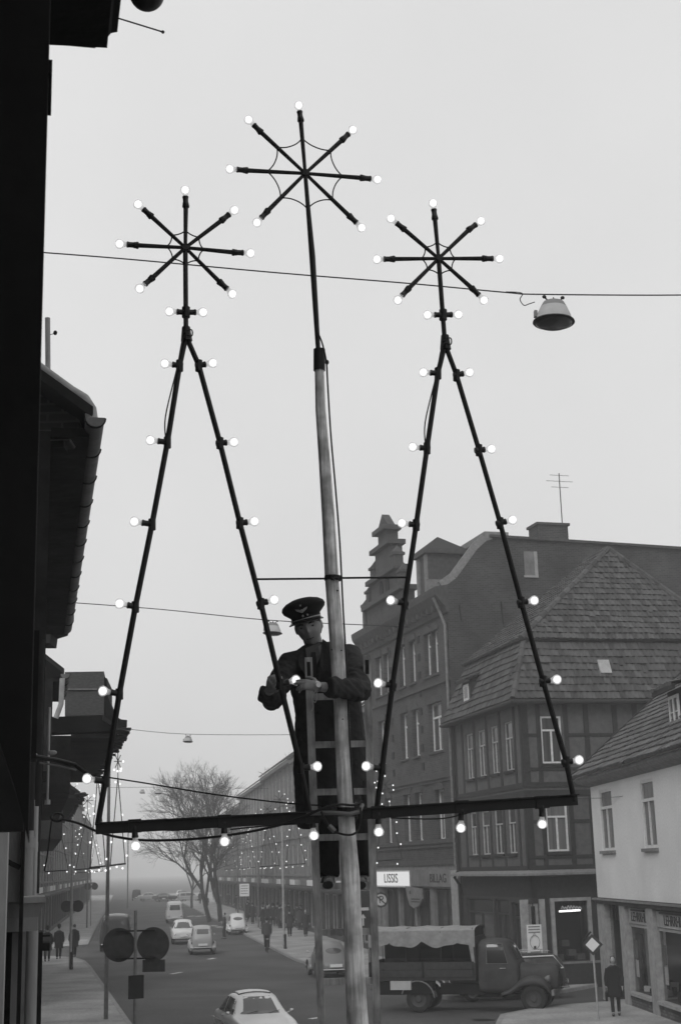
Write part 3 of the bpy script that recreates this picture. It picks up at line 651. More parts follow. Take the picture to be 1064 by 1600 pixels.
# eave, roof, dormer
ev = MB(); ev.rings([[(x, .0, WE - .22), (x, .3, WE - .12), (x, .42, WE - .02), (x, .42, WE + .08), (x, 0, WE + .12)] for x in (-WLn, .45)]); ev.build('eave_board', 'sandstone_light', wh)
R0 = [V((.55, .55, WE + .1)), V((-WLn, .55, WE + .1)), V((-WLn, -WD / 2, 11.4)), V((.55, -WD / 2, 11.4))]
tile_roof(wh, R0[1], R0[0], R0[3], R0[2], .28, .34, 'tile_pale', True, cond=lambda P: -8.6 < P.x and P.z < 10.6 and P.x > -11 + (P.z - WE) * 1.2)
MB().poly([R0[2], R0[3], (.55, -WD - .5, WE), (-WLn, -WD - .5, WE)]).build('roof_deck', 'roof_deck', wh)
MB().beam(R0[0] + V((.02, 0, .02)), R0[3] + V((.02, 0, .02)), .12, .2).build('verge_board', 'timber', wh)
hx = onW(1040, 1105)[0]
# the dormer sits 1.2 m back from the facade: take its centre from the line of sight
hd_ = hit(1056, 1112, W0 - nW * 0 + V((-dW.y, dW.x, 0)) * -.75, nW); lx = (hd_ - W0).dot(dW); lz = hd_.z
dmr = MB().box(lx - .8, lx + .8, -3.4, -.75, lz - .8, lz + .66).build('dormer', 'slatecloth', wh)
window(wh, lx - .5, lx + .5, lz - .5, lz + .48, y=-.67, mull=(.5,), trans=0, fw=.09, bars=(.5,), sill=False)
tile_roof(wh, (lx - 1.1, -.35, lz + .68), (lx + 1.1, -.35, lz + .68), (lx + 1.1, -3.6, lz + 1.75), (lx - 1.1, -3.6, lz + 1.75), .28, .34, 'tile_pale')
MB().box(lx - 1.1, lx + 1.1, -.45, -.36, lz + .56, lz + .7).build('dormer_fascia', 'timber', wh)

# ------------------------------------------------------------------ houses further up the street
def row_house(P, a, L, D, eave, ridge_h, floors, cols, wallm, roofm, label, shop=True, side=1, win=(1.0, 1.7), nm='town_house'):
    """house row unit: P = near facade corner, a = street azimuth; side 1 = right of the street, -1 = left"""
    r = thing(nm, label, 'house', P, math.radians(90 - a))
    y = lambda o: o * side                                    # out (towards street) is +y on the right, -y on the left
    F = Matrix.Diagonal((1, side, 1, 1))
    zs = 4.0 if shop else 1.0; fh = (eave - .5 - zs) / floors; hs = []
    for k in range(floors):
        for c_ in range(cols):
            cx_ = L * (c_ + .5) / cols; z0 = zs + fh * k + .75; hs.append((cx_ - win[0] / 2, cx_ + win[0] / 2, z0, z0 + min(win[1], fh - 1.0)))
    MB(F).wall(0, L, 0 if not shop else 3.6, eave, hs, 0, .15).build('wall', wallm, r)
    MB(F).poly([(0, 0, 0), (0, -D, 0), (0, -D, eave), (0, -D / 2, ridge_h), (0, 0, eave)]).build('gable_wall', wallm, r)
    MB(F).poly([(L, 0, 0), (L, -D, 0), (L, -D, eave), (L, -D / 2, ridge_h), (L, 0, eave)]).build('gable_wall', wallm, r)
    for h in hs: window(r, *h, y=-.06, xf=F, mull=(.5,), trans=.7, fw=.09, fm='old_frame', sill=False)
    rf_ = MB(F); s = .5; rf_.prism([(-.1, s, eave), (-.1, s, eave + .15), (-.1, -D / 2, ridge_h + .15), (-.1, -D - s, eave + .15), (-.1, -D - s, eave), (-.1, -D / 2, ridge_h)], (L + .2, 0, 0)); ro = rf_.build('roof', roofm, r)
    MB(F).box(L * .3, L * .3 + .9, -D / 2 - .5, -D / 2 + .4, ridge_h - .3, ridge_h + 1.2).build('chimney', 'brickred', ro)
    MB(F).box(0, L, .0, .4, eave - .35, eave - .02).build('eave_board', 'sandstone_light', r)
    for z in [zs + fh * k for k in range(1 if not shop else 0, floors)]: MB(F).box(0, L, .0, .1, z, z + .15).build('string_course', 'sandstone_light', r)
    for c_ in range(cols + 1):
        xq = L * c_ / cols; MB(F).box(max(0, xq - .15), min(L, xq + .15), -.01, .08, 3.7, eave - .36).build('pilaster', 'sandstone_light', r)
    if shop:
        nb = max(2, cols - 1); hh = [(L * k / nb + .4, L * (k + 1) / nb - .4, .4, 2.9) for k in range(nb)]
        MB(F).wall(0, L, 0, 3.6, hh, -.02, .3).build('shop_front', 'shop_wood', r)
        for h in hh: window(r, *h, y=-.2, xf=F, mull=(.5,), trans=0, fw=.08, fm='shop_light', sill=False, pane='shop_pane')
        MB(F).box(.2, L - .2, -.01, .9, 3.15, 3.3).build('awning', 'sandstone', r)
        for k in range(nb): MB(F).box(hh[k][0], hh[k][1], .0, .1, 3.35, 3.75).build('shop_sign', ['sign_white', 'mid_plaster', 'pale_plaster'][k % 3], r)
    return r
RA = -8.75
RB = lambda Y: V((1.75 - .1535 * (Y - 76.6), Y, 0))
rdesc = [('mid_plaster', 'tile_dark', 'plastered shop house joining the brick house at its far side', 13.2, 17.4), ('sandstone_light', 'tile', 'pillared shop house with white sign under its awning', 13.1, 17.0),
         ('mid_plaster', 'tile', 'grey town house with plain roof behind the bare tree', 13.3, 17.2), ('pale_plaster', 'tile_dark', 'hazy town house far up behind the crowd', 13.0, 17.0), ('mid_plaster', 'tile', 'last faint house of the row beyond the bare trees', 12, 15.5)]
Y = 76.8
for k, (wm, rm, lb, e_, r_) in enumerate(rdesc):
    L = (17, 23, 25, 30, 50)[k]; row_house(RB(Y), RA, L - .05, 11, e_, r_, 3, (5, 7, 8, 9, 10)[k], wm, rm, lb, True, 1); Y += L * math.cos(math.radians(RA))
LB = lambda Y: V((FL(Y) - 3.6, Y, 0))
Y = 103.
for k, (wm, rm, lb, e_, r_, L) in enumerate((('mid_plaster', 'tile_dark', 'low grey house at the corner of the side street', 8.5, 12.5, 20), ('pale_plaster', 'tile', 'pale many-windowed house behind the far light frames', 12.5, 16.5, 34),
                                       ('pale_plaster', 'tile_dark', 'pale hazy house beyond the many-windowed one', 13.5, 17.5, 45), ('mid_plaster', 'tile', 'faint last house opposite the bare trees', 12.5, 16, 60))):
    row_house(LB(Y), RA, L - .1, 12, e_, r_, (2, 3, 3, 3)[k], (5, 9, 11, 13)[k], wm, rm, lb, True, -1); Y += L
# ------------------------------------------------------------------ the dark house the picture is taken from, seen along its own facade
LA = -12.2; dL = azv(LA); oL = V((dL.y, -dL.x, 0)); OL = V((-.1, 0, 0)); ZL = math.radians(90 - LA)
def lp(s, o, z): return OL + dL * s + oL * o + V((0, 0, z))
def onL(x, y, s): h = hit(x, y, OL + dL * s, dL); return (h - OL).dot(oL), h.z            # (out, z) on the cross plane at s
nh = thing('near_house', 'black near house with pilasters, cornice and downpipes seen edge-on', 'house', OL, ZL)
FO = Matrix.Diagonal((1, -1, 1, 1))                                                      # (s, out, z)
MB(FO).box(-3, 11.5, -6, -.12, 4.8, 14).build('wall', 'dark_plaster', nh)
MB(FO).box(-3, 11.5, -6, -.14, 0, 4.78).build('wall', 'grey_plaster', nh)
o1 = onL(66, 500, 2.4)[0]
zp1 = onL(40, 1292, 2.6)[1]
pq = [onL(x, y, 2.4) for x, y in ((-90, 1010), (0, 1160), (22, 1225), (38, 1285), (46, 1312))]
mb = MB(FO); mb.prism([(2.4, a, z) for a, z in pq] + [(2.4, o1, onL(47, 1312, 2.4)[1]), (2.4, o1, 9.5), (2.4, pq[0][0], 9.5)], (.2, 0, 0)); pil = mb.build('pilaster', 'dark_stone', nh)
MB(FO).box(2.602, 2.75, -.05, o1 - .03, zp1 + .2, 9.5).build('pilaster_moulding', 'dark_stone', pil)
o2, z2 = onL(81, 160, 2.6)
MB(FO).box(2.45, 2.61, 0, o2, onL(81, 177, 2.6)[1], onL(81, 157, 2.6)[1]).build('pilaster_block', 'dark_stone', pil)
MB(FO).box(3.6, 3.7, -.05, onL(48, 900, 3.6)[0], onL(40, 1300, 3.7)[1], 9.2).build('pilaster', 'dark_plaster', nh)
o3 = onL(58, 1150, 4.45)[0]
MB(FO).box(4.45, 4.6, -.05, o3, 4.85, onL(60, 985, 4.45)[1]).build('pilaster', 'dark_stone', nh)
for s_, px, py, r_, mt_, z0, z1 in ((4.0, 38, 1250, .035, 'dark_stone', 4.75, 9), (6.6, 58, 1150, .04, 'dark_plaster', 4.7, onL(60, 1000, 6.6)[1]), (9.3, 66, 1250, .05, 'dark_plaster', 4.4, onL(66, 1000, 9.3)[1])):
    o_ = onL(px, py, s_)[0]; mb = MB(FO); mb.tube([(s_, o_ - r_, z0), (s_, o_ - r_, z1)], r_, 10); mb.build('downpipe', mt_, nh, smooth=True)
# lower shop-front pilasters with capital
def strip(s, px0, px1, py0, py1, mt_, name='pilaster', y=1450, dep=.25):
    a, b = onL(px0, y, s)[0], onL(px1, y, s)[0]; z0 = onL(px0, py1, s)[1]; z1 = onL(px0, py0, s)[1]
    return MB(FO).box(s, s + dep, a, b, z0, z1).build(name, mt_, nh)
strip(5.2, -60, 9, 1180, 1800, 'grey_plaster', 'wall_strip')
strip(6.0, 8, 31, 1290, 1410, 'grey_plaster', 'wall_strip'); strip(5.9, 30, 36, 1270, 1800, 'dark_stone')
cp = MB(FO); s_ = 6.2; a = onL(6, 1420, s_)[0]; b = onL(71, 1420, s_)[0]; b2 = onL(60, 1420, s_)[0]; z_ = [onL(30, y, s_)[1] for y in (1402, 1411, 1434, 1456)]
cp.box(s_ - .05, s_ + .6, a, b, z_[1], z_[0]); cp.rings([[(s_ - .03, a, z_[1]), (s_ + .55, a, z_[1]), (s_ + .55, b - .004, z_[1]), (s_ - .03, b - .004, z_[1])], [(s_, a, z_[2]), (s_ + .5, a, z_[2]), (s_ + .5, b2, z_[2]), (s_, b2, z_[2])]])
cp.box(s_, s_ + .5, a, b2, z_[3], z_[2]); cp.build('capital', 'grey_plaster', nh)
for px0, px1, mt_ in ((-30, 9, 'grey_plaster'), (9, 20, 'dark_stone'), (20, 31, 'grey_plaster'), (49, 61, 'grey_plaster'), (61, 68, 'dark_plaster')):
    strip(6.25 + random.uniform(0, .05), px0, px1, 1457, 1900, mt_)
for s_, px, w_, y0, y1, mt_ in ((6.2, 40, 9, 1455, 1900, 'grey_plaster'), (6.6, 42, 9, 1250, 1403, 'grey_plaster'), (7.5, 54, 3.5, 1260, 1403, 'grey_plaster')):
    o_, z0 = onL(px, y1, s_); z1 = onL(px, y0, s_)[1]; r_ = w_ * s_ / 2291
    mb = MB(FO); mb.tube([(s_, o_, z0), (s_, o_, z1)], r_, 12); mb.tube([(s_, o_, (z0 + z1) / 2), (s_, o_, (z0 + z1) / 2 + .05)], r_ * 1.15, 12); mb.build('downpipe', mt_, nh, smooth=True)
strip(8.2, 60, 79, 1474, 1486, 'dark_plaster', 'bracket_ledge'); strip(8.2, 60, 66, 1486, 1900, 'dark_plaster'); strip(8.15, 60, 79, 1461, 1464, 'dark_plaster', 'bracket_ledge')
MB(FO).beam((5.95,) + tuple(onL(12, 1346, 5.95)), (5.95,) + tuple(onL(32, 1356, 5.95)), .03, .02).build('hook', 'iron', nh)
# overhanging cornice at the top of the frame
mb = MB(FO); s_ = 3.0
pr = [onL(x, y, s_) for x, y in ((74, 70), (168, 75), (169, 58), (174, 52), (184, 50), (186, 30), (189, 5), (191, -40), (191, -90), (20, -90), (20, 70))]
mb.prism([(s_, a, z) for a, z in pr], (-2.2, 0, 0)); mb.build('cornice', 'dark_stone', nh)
a = onL(150, 66, 3.02); MB(FO).box(2.6, 3.03, a[0] - .3, a[0], a[1] - .01, a[1] + .05).build('cornice_band', 'dark_plaster', nh)
cdt = MB(FO); a, b = onL(78, 1105, 9.6), onL(79, 1252, 9.6); cdt.tube([(9.6, a[0], b[1]), (9.6, a[0], a[1])], .0085, 8); cdt.tube([(9.6, a[0], b[1] - .02), (9.6, a[0], b[1] + .01)], .02, 8); cdt.build('conduit', 'zinclight', nh, smooth=True)
# round lantern hanging under the cornice and a rod with a knob
g = atY(230, -10, 4.0); ln = thing('hanging_lantern', 'black round lantern hanging just below the near cornice', 'lantern', g)
mb = MB(); mb.ell((0, 0, 0), (.056, .056, .056), None, 24, 16); mb.build('globe', 'bakelite', ln, smooth=True)
MB().tube([(0, 0, .05), (0, 0, .42), (-.1, .02, .5), (-.36, 0, .5)], .008, 8).build('hanger', 'iron', ln)
a, b = atY(187, 29, 3.6), atY(255, 50, 3.6); mb = MB(); mb.tube([a - (b - a) * .3, b], .0022, 6); mb.ell(b, (.005, .005, .005), None, 8, 6); tag(mb.build('rod', 'iron'), 'thin rod with knobbed end poking out of the black cornice', 'rod')

# ------------------------------------------------------------------ houses along the same side: only their eaves lean into view
def left_house(px, py, Y, L, over, mt_, label, rise, run, tiles=False, bot=None, wallmat='dark_plaster'):
    P = atY(px, py, Y); base = V((P.x, P.y, 0)); r = thing('eave_house', label, 'house', base, ZL); z = P.z
    bot = bot or 5.0; oo = (base - OL).dot(oL)
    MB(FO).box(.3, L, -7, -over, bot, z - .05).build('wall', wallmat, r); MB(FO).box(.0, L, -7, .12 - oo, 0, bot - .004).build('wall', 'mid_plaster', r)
    mb = MB(FO); mb.prism([(.0, 0, z), (0, 0, z + .1), (0, -run, z + rise + .1), (0, -run, z + rise)], (L, 0, 0)); ro = mb.build('roof', mt_, r)
    MB(FO).box(.28, L, -over, -.02, z - .1, z - .02).build('soffit', 'dark_plaster', r)
    if not tiles:
        gm = MB(FO); R = .085
        gm.rings([[(s, .02 + R * math.cos(t), z + R * math.sin(t)) for t in [math.pi + math.pi * k / 9 for k in range(10)]] for s in (0, L)], False, False)
        gm.f.append([gm.p((0, .02 + R * math.cos(t), z + R * math.sin(t))) for t in [math.pi + math.pi * k / 9 for k in range(10)]])
        go = gm.build('gutter', 'zinc', r, smooth=True)
        s = .02
        while s < L:
            b_ = MB(FO); b_.tube([(s, .02 + (R + .006) * math.cos(t), z + (R + .006) * math.sin(t)) for t in [math.pi + math.pi * k / 9 for k in range(10)]], .008, 5); b_.build('gutter_strap', 'iron', go); s += .95
    else:
        s = 0; tm = MB(); tm.box(-.13, .13, -.25, .12, -.025, .02); me = tm.mesh('tile'); me.materials.append(MATS['tile_dark'])
        while s < L:
            inst('tile', me, r, Matrix.Translation((s, random.uniform(-.06, .1), z + .03 + random.uniform(-.03, .03))) @ Matrix.Rotation(random.gauss(0, .12), 4, 'X')); s += .27
    return r, z
h2, z2 = left_house(146, 652, 12, 11.3, .36, 'tile_dark', 'dark house whose long zinc gutter overhangs the pavement', .75, 1.05)
P2 = atY(146, 652, 12)
vp = MB(); a = atY(141, 640, 12.05); q = [atY(60, 574, 12.2), atY(112, 612, 12.15), atY(132, 624, 12.1), atY(142, 640, 12.05), atY(144, 655, 12.05)]; vp.tube(q, .055, 10); vp.build('verge_pipe', 'zinclight', h2, world=True, smooth=True)
mb = MB(); q = [atY(x, y, 12.3) for x, y in ((40, 585), (62, 592), (100, 624), (128, 645), (122, 668), (108, 690), (40, 690))]; mb.prism(q, (0, .25, 0)); mb.build('gable_infill', brick_mat('rough_brick', .05, .1, 1, 'YZ', .5), h2, world=True)
MB().prism([atY(x, y, 12.28) for x, y in ((60, 690), (100, 688), (100, 698), (60, 698))], (0, .2, 0)).build('ledge', 'dark_stone', h2, world=True)
mb = MB(); mb.tube([atY(75, 497, 14), atY(76, 640, 14)], .028, 10); o_ = mb.build('vent_stack', 'zinclight', h2, world=True, smooth=True); MB().ell(atY(87, 520, 14), (.022, .022, .026), None, 8, 6).build('vent_knob', 'iron', h2, world=True); MB().tube([atY(78, 523, 14), atY(87, 521, 14)], .004, 5).build('vent_arm', 'iron', h2, world=True)
MB().prism([atY(x, y, 24.5) for x, y in ((60, 900), (108, 900), (106, 960), (96, 985), (80, 990), (78, 1005), (60, 1005))], (0, .6, 0)).build('end_boards', 'tile_dark', h2, world=True)
h2b, z2b = left_house(101, 1053, 26.5, 3.6, .2, 'tile_dark', 'small dark house with short gutter squeezed beside the boxy dormer', .55, .7, False, 6.4)
MB().tube([atY(98, 1060, 26.4), atY(96, 1100, 26.4), atY(88, 1122, 26.4)], .05, 8).build('swan_neck', 'zinclight', h2b, world=True)
h3, z3 = left_house(187, 1143, 30.5, 15.5, 1.0, 'tile_dark', 'dark house with ragged tile eave and boxy dormer', .25, .35, True, 6.2)
MB().prism([atY(x, y, 31) for x, y in ((102, 1050), (163, 1049), (163, 1117), (102, 1119))], (-.3, 2.2, 0)).build('dormer', mat('dormer_slate', .07, .9, 12, .3, streak=3), h3, world=True)
MB().prism([atY(x, y, 30.95) for x, y in ((106, 1076), (152, 1076), (152, 1077.6), (106, 1077.6))], (0, .03, 0)).build('dormer_batten', 'lead', h3, world=True)
MB().prism([atY(x, y, 31.1) for x, y in ((163, 1058), (168, 1060), (168, 1086), (181, 1118), (163, 1118))], (-.2, 1.9, 0)).build('dormer_cheek', 'dark_plaster', h3, world=True)
MB().prism([atY(x, y, 30.6) for x, y in ((74, 1120), (178, 1118), (190, 1124), (199, 1125), (199, 1135), (188, 1136), (178, 1142), (74, 1146))], (-.1, .5, 0)).build('eave_beam', 'dark_stone', h3, world=True)
h4, z4 = left_house(126, 1241, 52, 26, .6, 'tile_dark', 'furthest dark house with ragged eave before the lit frames', 1.0, 1.4, True, 5.8)

# ------------------------------------------------------------------ wooden mast with light frames
YP = 8.0; FA = math.radians(13); eF = V((math.cos(FA), math.sin(FA), 0)); nF = V((-math.sin(FA), math.cos(FA), 0)); PF = atY(536, 1200, YP); PF.z = 0
def fp(x, y, off=0.): return hit(x, y, PF - nF * off, nF)
def bulb_meshes():
    k = MB(); k.lathe([(.017, 0), (.019, .004), (.019, .02), (.0165, .024), (.0165, .05), (.0185, .054), (.0185, .062), (.014, .064)], 14); so_ = k.mesh('socket', True); so_.materials.append(MATS['bakelite'])
    g = MB(); g.lathe([(.0005, .131), (.012, .1295), (.021, .125), (.0275, .117), (.03, .106), (.0275, .095), (.021, .085), (.0155, .076), (.0135, .064)], 16); gl = g.mesh('bulb', True); gl.materials.append(MATS['bulb_glass'])
    c = MB(); c.ell((0, 0, .106), (.0225, .0225, .0225), None, 18, 12); co = c.mesh('glow', True); co.materials.append(MATS['lamp_core'])
    return so_, gl, co
SOCK, GLASS, CORE = bulb_meshes()
DECO_T = []; DECO_B = []                                     # the same shapes in mast space, for the frames further up the street
def mast_local(P): q = V(P) - PF; return V((q.dot(eF), q.dot(nF), q.z))
def socket(root, at, bulb):                                  # socket from the frame to a bulb centre
    at = V(at); d = (V(bulb) - at); L = d.length; d.normalize()
    st = V(bulb) - d * .106
    s = inst('socket', SOCK, root, WM[root.name].inverted() @ (Matrix.Translation(V(at) if L > .112 and False else st) @ zto(d + V((random.gauss(0, .05), random.gauss(0, .05), random.gauss(0, .05))))))
    g = inst('bulb', GLASS, s, Matrix()); o = obj('glow', CORE, None, s)
    if L > .112: MB().tube([(0, 0, .106 - L), (0, 0, .002)], .011, 8).build('socket_arm', 'bakelite', s)
    DECO_B.append(mast_local(bulb)); return s
def rod(root, pts, r, name='rod', n=8, flat=1., mt_='iron'):
    DECO_T.append(([mast_local(q) for q in pts], r)); return MB().tube(pts, r, n, True, flat).build(name, mt_, root, world=True, smooth=True)
def smooth_pts(q, k=6):
    q = [V(a) for a in q]; R = []
    for i in range(len(q) - 1):
        p0, p1, p2, p3 = q[max(i - 1, 0)], q[i], q[i + 1], q[min(i + 2, len(q) - 1)]
        for j in range(k):
            t = j / k; R.append(.5 * ((2 * p1) + (p2 - p0) * t + (2 * p0 - 5 * p1 + 4 * p2 - p3) * t * t + (3 * p1 - p0 - 3 * p2 + p3) * t ** 3))
    return R + [q[-1]]
def star(root, c, bulbs, down, arc, r=.0135):
    """spokes from the hub to each bulb, thin curved braces between neighbours"""
    C = fp(*c); allp = [fp(*b) for b in bulbs] + [fp(*down)]
    MB().tube([C - nF * .02, C + nF * .02], .022, 10).build('hub', 'iron', root, world=True)
    for b in allp[:-1]:
        d = (b - C); L = d.length; d.normalize(); rod(root, [C, b - d * .10], [r * .8, r * 1.1], 'spoke'); socket(root, b - d * .1, b)
        MB().tube([b - d * .112, b - d * .098], .021, 10).build('collar', 'iron', root, world=True)
    ang = sorted([((b - C).dot(eF), (b - C).z, b) for b in allp], key=lambda q: math.atan2(q[1], q[0]))
    for i in range(len(ang)):
        a, b = ang[i][2], ang[(i + 1) % len(ang)][2]; da, db = (a - C).normalized(), (b - C).normalized(); m_ = (da + db).normalized()
        q = [C + da * arc * 1.16, C + (da * .9 + m_ * .1).normalized() * arc * 1.03, C + (da * .5 + m_ * .5).normalized() * arc * .92, C + m_ * arc * .885, C + (db * .5 + m_ * .5).normalized() * arc * .92, C + (db * .9 + m_ * .1).normalized() * arc * 1.03, C + db * arc * 1.16]
        MB().tube(smooth_pts(q), .0042, 5).build('brace', 'iron', root, world=True)
ms = thing('wooden_mast', 'rough wooden mast with sleeve and big star on top', 'mast', PF)
pts = [(499, 577, 7.6), (501, 640, 8.6), (507, 720, 9.4), (513, 810, 10.2), (518, 900, 11), (526, 1000, 11.4), (533, 1100, 11.8), (538, 1210, 12.6), (542, 1290, 12.8), (547, 1370, 14.4), (551, 1440, 13.8), (555, 1530, 15), (559, 1600, 15.6)]
pp = [fp(x, y) for x, y, r in pts]; rr = [r * 8.05 / 2250 for *_, r in pts]
bt = pp[-1]; dn = (pp[-1] - pp[-4]).normalized(); g_ = bt + dn * ((bt.z + .1) / -dn.z); pp += [bt.lerp(g_, .5), g_]; rr += [.062, .07]
R_ = [];
mb = MB(); mb.tube(pp, rr, 18); mb.v = [q + V((random.gauss(0, .0012), random.gauss(0, .0012), 0)) for q in mb.v]; mb.build('pole', 'polewood', ms, world=True, smooth=True)
DECO_T.append(([mast_local(q) for q in (pp[0], pp[4], pp[9], pp[-1])], [.03, .04, .055, .07]))
for (x, y, r) in ((525, 925, .006), (516, 1017, .006), (531, 1018, .005), (533, 1125, .006), (541, 1322, .007), (548, 1330, .005), (552, 1490, .007)):
    k = fp(x, y); k = k - nF * (11.6 * 8 / 2250); MB().ell(k, (r, .004, r * .8), None, 8, 5).build('knot', 'timber', ms, world=True)
MB().tube([fp(499, 546), fp(499, 579)], .035, 14).build('sleeve', 'iron', ms, world=True, smooth=True)
rod(ms, [fp(477, 271), fp(481, 320), fp(488, 400), fp(493, 480), fp(498, 560)], [.013, .014, .019, .017, .014], 'stem')
star(ms, (477, 271), ((468, 164), (388, 188), (552, 203), (359, 265), (590, 280), (401, 347), (565, 356)), (482, 345), .222)
q = [fp(497, 520, .03), fp(504, 538, .04), fp(510, 566, .05), fp(512, 600, .05), fp(517, 680, .05), fp(524, 760, .05), fp(531, 850, .05), fp(536, 950, .05), fp(541, 1035, .05), fp(546, 1150, .05), fp(553, 1255, .05)]
MB().tube(smooth_pts(q), .0055, 6).build('supply_cable', 'cable', ms, world=True, smooth=True); MB().ell(fp(511, 566, .05), (.012, .012, .016), None, 10, 7).build('cable_joint', 'bakelite', ms, world=True)
# cross beam with clamp
cb_ = thing('cross_beam', 'black iron cross beam clamped to the wooden mast, bulbs underneath', 'beam', PF)
for a, b in (((150, 1295), (487, 1277)), ((566, 1272), (901, 1250))):
    A_, B_ = fp(*a), fp(*b); mb = MB(); up_ = (V((0, 0, 1)) + eF * -.055).normalized(); mb.beam(A_, B_, .02, .058, up_); mb.beam(A_ + up_ * .029 - nF * .02, B_ + up_ * .029 - nF * .02, .05, .006, up_); mb.build('beam_half', 'iron', cb_, world=True); DECO_T.append(([mast_local(A_), mast_local(B_)], .03))
MB().tube([fp(480, 1271, .015), fp(520, 1270, .09), fp(546, 1272, .1), fp(562, 1268, .07), fp(566, 1258, .02), fp(560, 1256, -.06), fp(530, 1258, -.08), fp(512, 1262, -.02)], .012, 8).build('clamp', 'zinc', cb_, world=True, smooth=True)
MB().tube([fp(514, 1266, .0), fp(514, 1260, .0)], .05, 10).build('clamp_plate', 'iron', cb_, world=True)
MB().tube([fp(541, 1262), fp(541, 1276)], .062, 16).build('clamp_band', 'iron', cb_, world=True)
for x, y, yb in ((212, 1322, 1292), (352, 1315, 1285), (489, 1306, 1278), (592, 1300, 1271), (722, 1294, 1262), (847, 1288, 1255)):
    at = fp(x - 1.5, yb, .0); b = fp(x, y); socket(cb_, at, b); MB().beam(fp(x - 11, yb - 1), fp(x + 9, yb - 2), .032, .07).build('socket_plate', 'iron', cb_, world=True)
rod(cb_, [fp(400, 905), fp(512, 904), fp(520, 904, .055), fp(531, 903, .055), fp(540, 903), fp(637, 902)], .006, 'tie_rod'); MB().tube([fp(520, 900), fp(520, 907)], .048, 14).build('tie_ring', 'iron', cb_, world=True)
MB().tube(smooth_pts([fp(360, 1296, .0), fp(410, 1291, .01), fp(470, 1287, .01)]), .004, 5).build('beam_cable', 'cable', cb_, world=True)
MB().tube(smooth_pts([fp(610, 1278), fp(690, 1279, .01), fp(745, 1266)]), .004, 5).build('beam_cable', 'cable', cb_, world=True); MB().tube(smooth_pts([fp(225, 1296), fp(285, 1297, .01), fp(345, 1290)]), .004, 5).build('beam_cable', 'cable', cb_, world=True)
def tree_frame(label, apex, legL, legR, bL, bR, sc_, sb, cross, cb2):
    t = thing('light_tree', label, 'light frame', fp(apex[0], 1270), 0, 'triangular light trees on the mast')
    A_ = fp(*apex)
    rod(t, [A_] + [fp(*q) for q in legL], .016, 'leg', 8); rod(t, [A_] + [fp(*q) for q in legR], .016, 'leg', 8)
    for leg, bs in ((legL, bL), (legR, bR)):
        for at, b in zip(leg, bs): socket(t, fp(*at), fp(*b)); MB().tube([fp(at[0], at[1] - 8), fp(at[0], at[1] + 9)], .021, 8).build('collar', 'iron', t, world=True)
    MB().tube([fp(apex[0], apex[1] - 14), fp(apex[0] + 1, apex[1] + 8)], [.024, .034], 8).build('apex_clamp', 'iron', t, world=True)
    MB().tube(smooth_pts([fp(apex[0] - 6, apex[1] - 4, .02), fp(apex[0] + 8, apex[1] - 10, .03), fp(apex[0] + 9, apex[1], .03), fp(apex[0] - 4, apex[1] + 2, .03), fp(apex[0] - 14, apex[1] + 50, .02), fp(legL[1][0] - 3, legL[1][1] - 40, .02), fp(legL[1][0] - 2, legL[1][1], .02)]), .0042, 5).build('feed_cable', 'cable', t, world=True, smooth=True)
    rod(t, [A_, fp((apex[0] + sc_[0]) / 2, (apex[1] + sc_[1]) / 2), fp(*sc_)], .0145, 'stem'); c = fp(*cross)
    MB().tube([fp(cross[0], cross[1] - 8), fp(cross[0], cross[1] + 8)], .024, 8).build('collar', 'iron', t, world=True)
    for b in cb2: socket(t, c, fp(*b))
    star(t, sc_, sb, (sc_[0] + (apex[0] - sc_[0]) * .5, sc_[1] + 75), .105)
    return t
tree_frame('triangular light tree whose leg bulb the man in the cap is fitting', (291, 525),
           ((281, 571), (262, 691), (238, 819), (212, 948), (187, 1084), (165, 1221), (153, 1290)), ((311, 571), (344, 692), (375, 817), (408, 943), (438, 1069), (470, 1200), (485, 1276)),
           ((258, 567), (235, 688), (210, 815), (187, 944), (161, 1080), (136, 1217)), ((333, 567), (366, 689), (398, 813), (430, 938), (463, 1064), (496, 1196)),
           (290, 387), ((291, 297), (216, 319), (367, 329), (187, 382), (392, 397), (219, 452), (363, 460)), (291, 488), ((265, 486), (318, 488)))
tree_frame('triangular light tree standing in front of the brick house and timbered house', (695, 538),
           ((684, 583), (667, 700), (650, 820), (632, 943), (613, 1071), (597, 1201), (588, 1268)), ((713, 586), (748, 703), (781, 817), (814, 941), (848, 1064), (884, 1190), (897, 1252)),
           ((661, 580), (645, 696), (628, 816), (610, 939), (591, 1067), (572, 1197)), ((734, 583), (767, 700), (800, 812), (834, 938), (869, 1061), (904, 1186)),
           (685, 404), ((677, 317), (611, 341), (749, 343), (589, 405), (780, 404), (621, 468), (757, 468)), (692, 492), ((668, 492), (717, 492)))
# loose cables
def cable(q, r, label, name='cable', mt_='cable', cat='cable'): return tag(MB().tube(smooth_pts(q, 8), r, 6).build(name, mt_, None, smooth=True), label, cat)
cable([atY(97, 1280, 9.2), atY(125, 1287, 8.8), atY(152, 1299, 8.3), atY(185, 1308, 7.95), atY(230, 1313, 7.9), atY(300, 1311, 7.9), atY(370, 1303, 7.88), atY(430, 1291, 7.88), atY(470, 1278, 7.86), atY(505, 1263, 7.84), atY(530, 1257, 7.86), atY(552, 1258, 7.9), atY(566, 1252, 7.95)], .0075, 'slack black cable from the near facade to the mast clamp')
cable([atY(502, 1268, 7.88), atY(510, 1284, 7.86), atY(519, 1296, 7.86), atY(533, 1303, 7.84), atY(550, 1304, 7.85), atY(560, 1296, 7.88), atY(564, 1278, 7.9), atY(563, 1262, 7.93)], .006, 'loop of cable with plug hanging in front of the mast below the clamp')
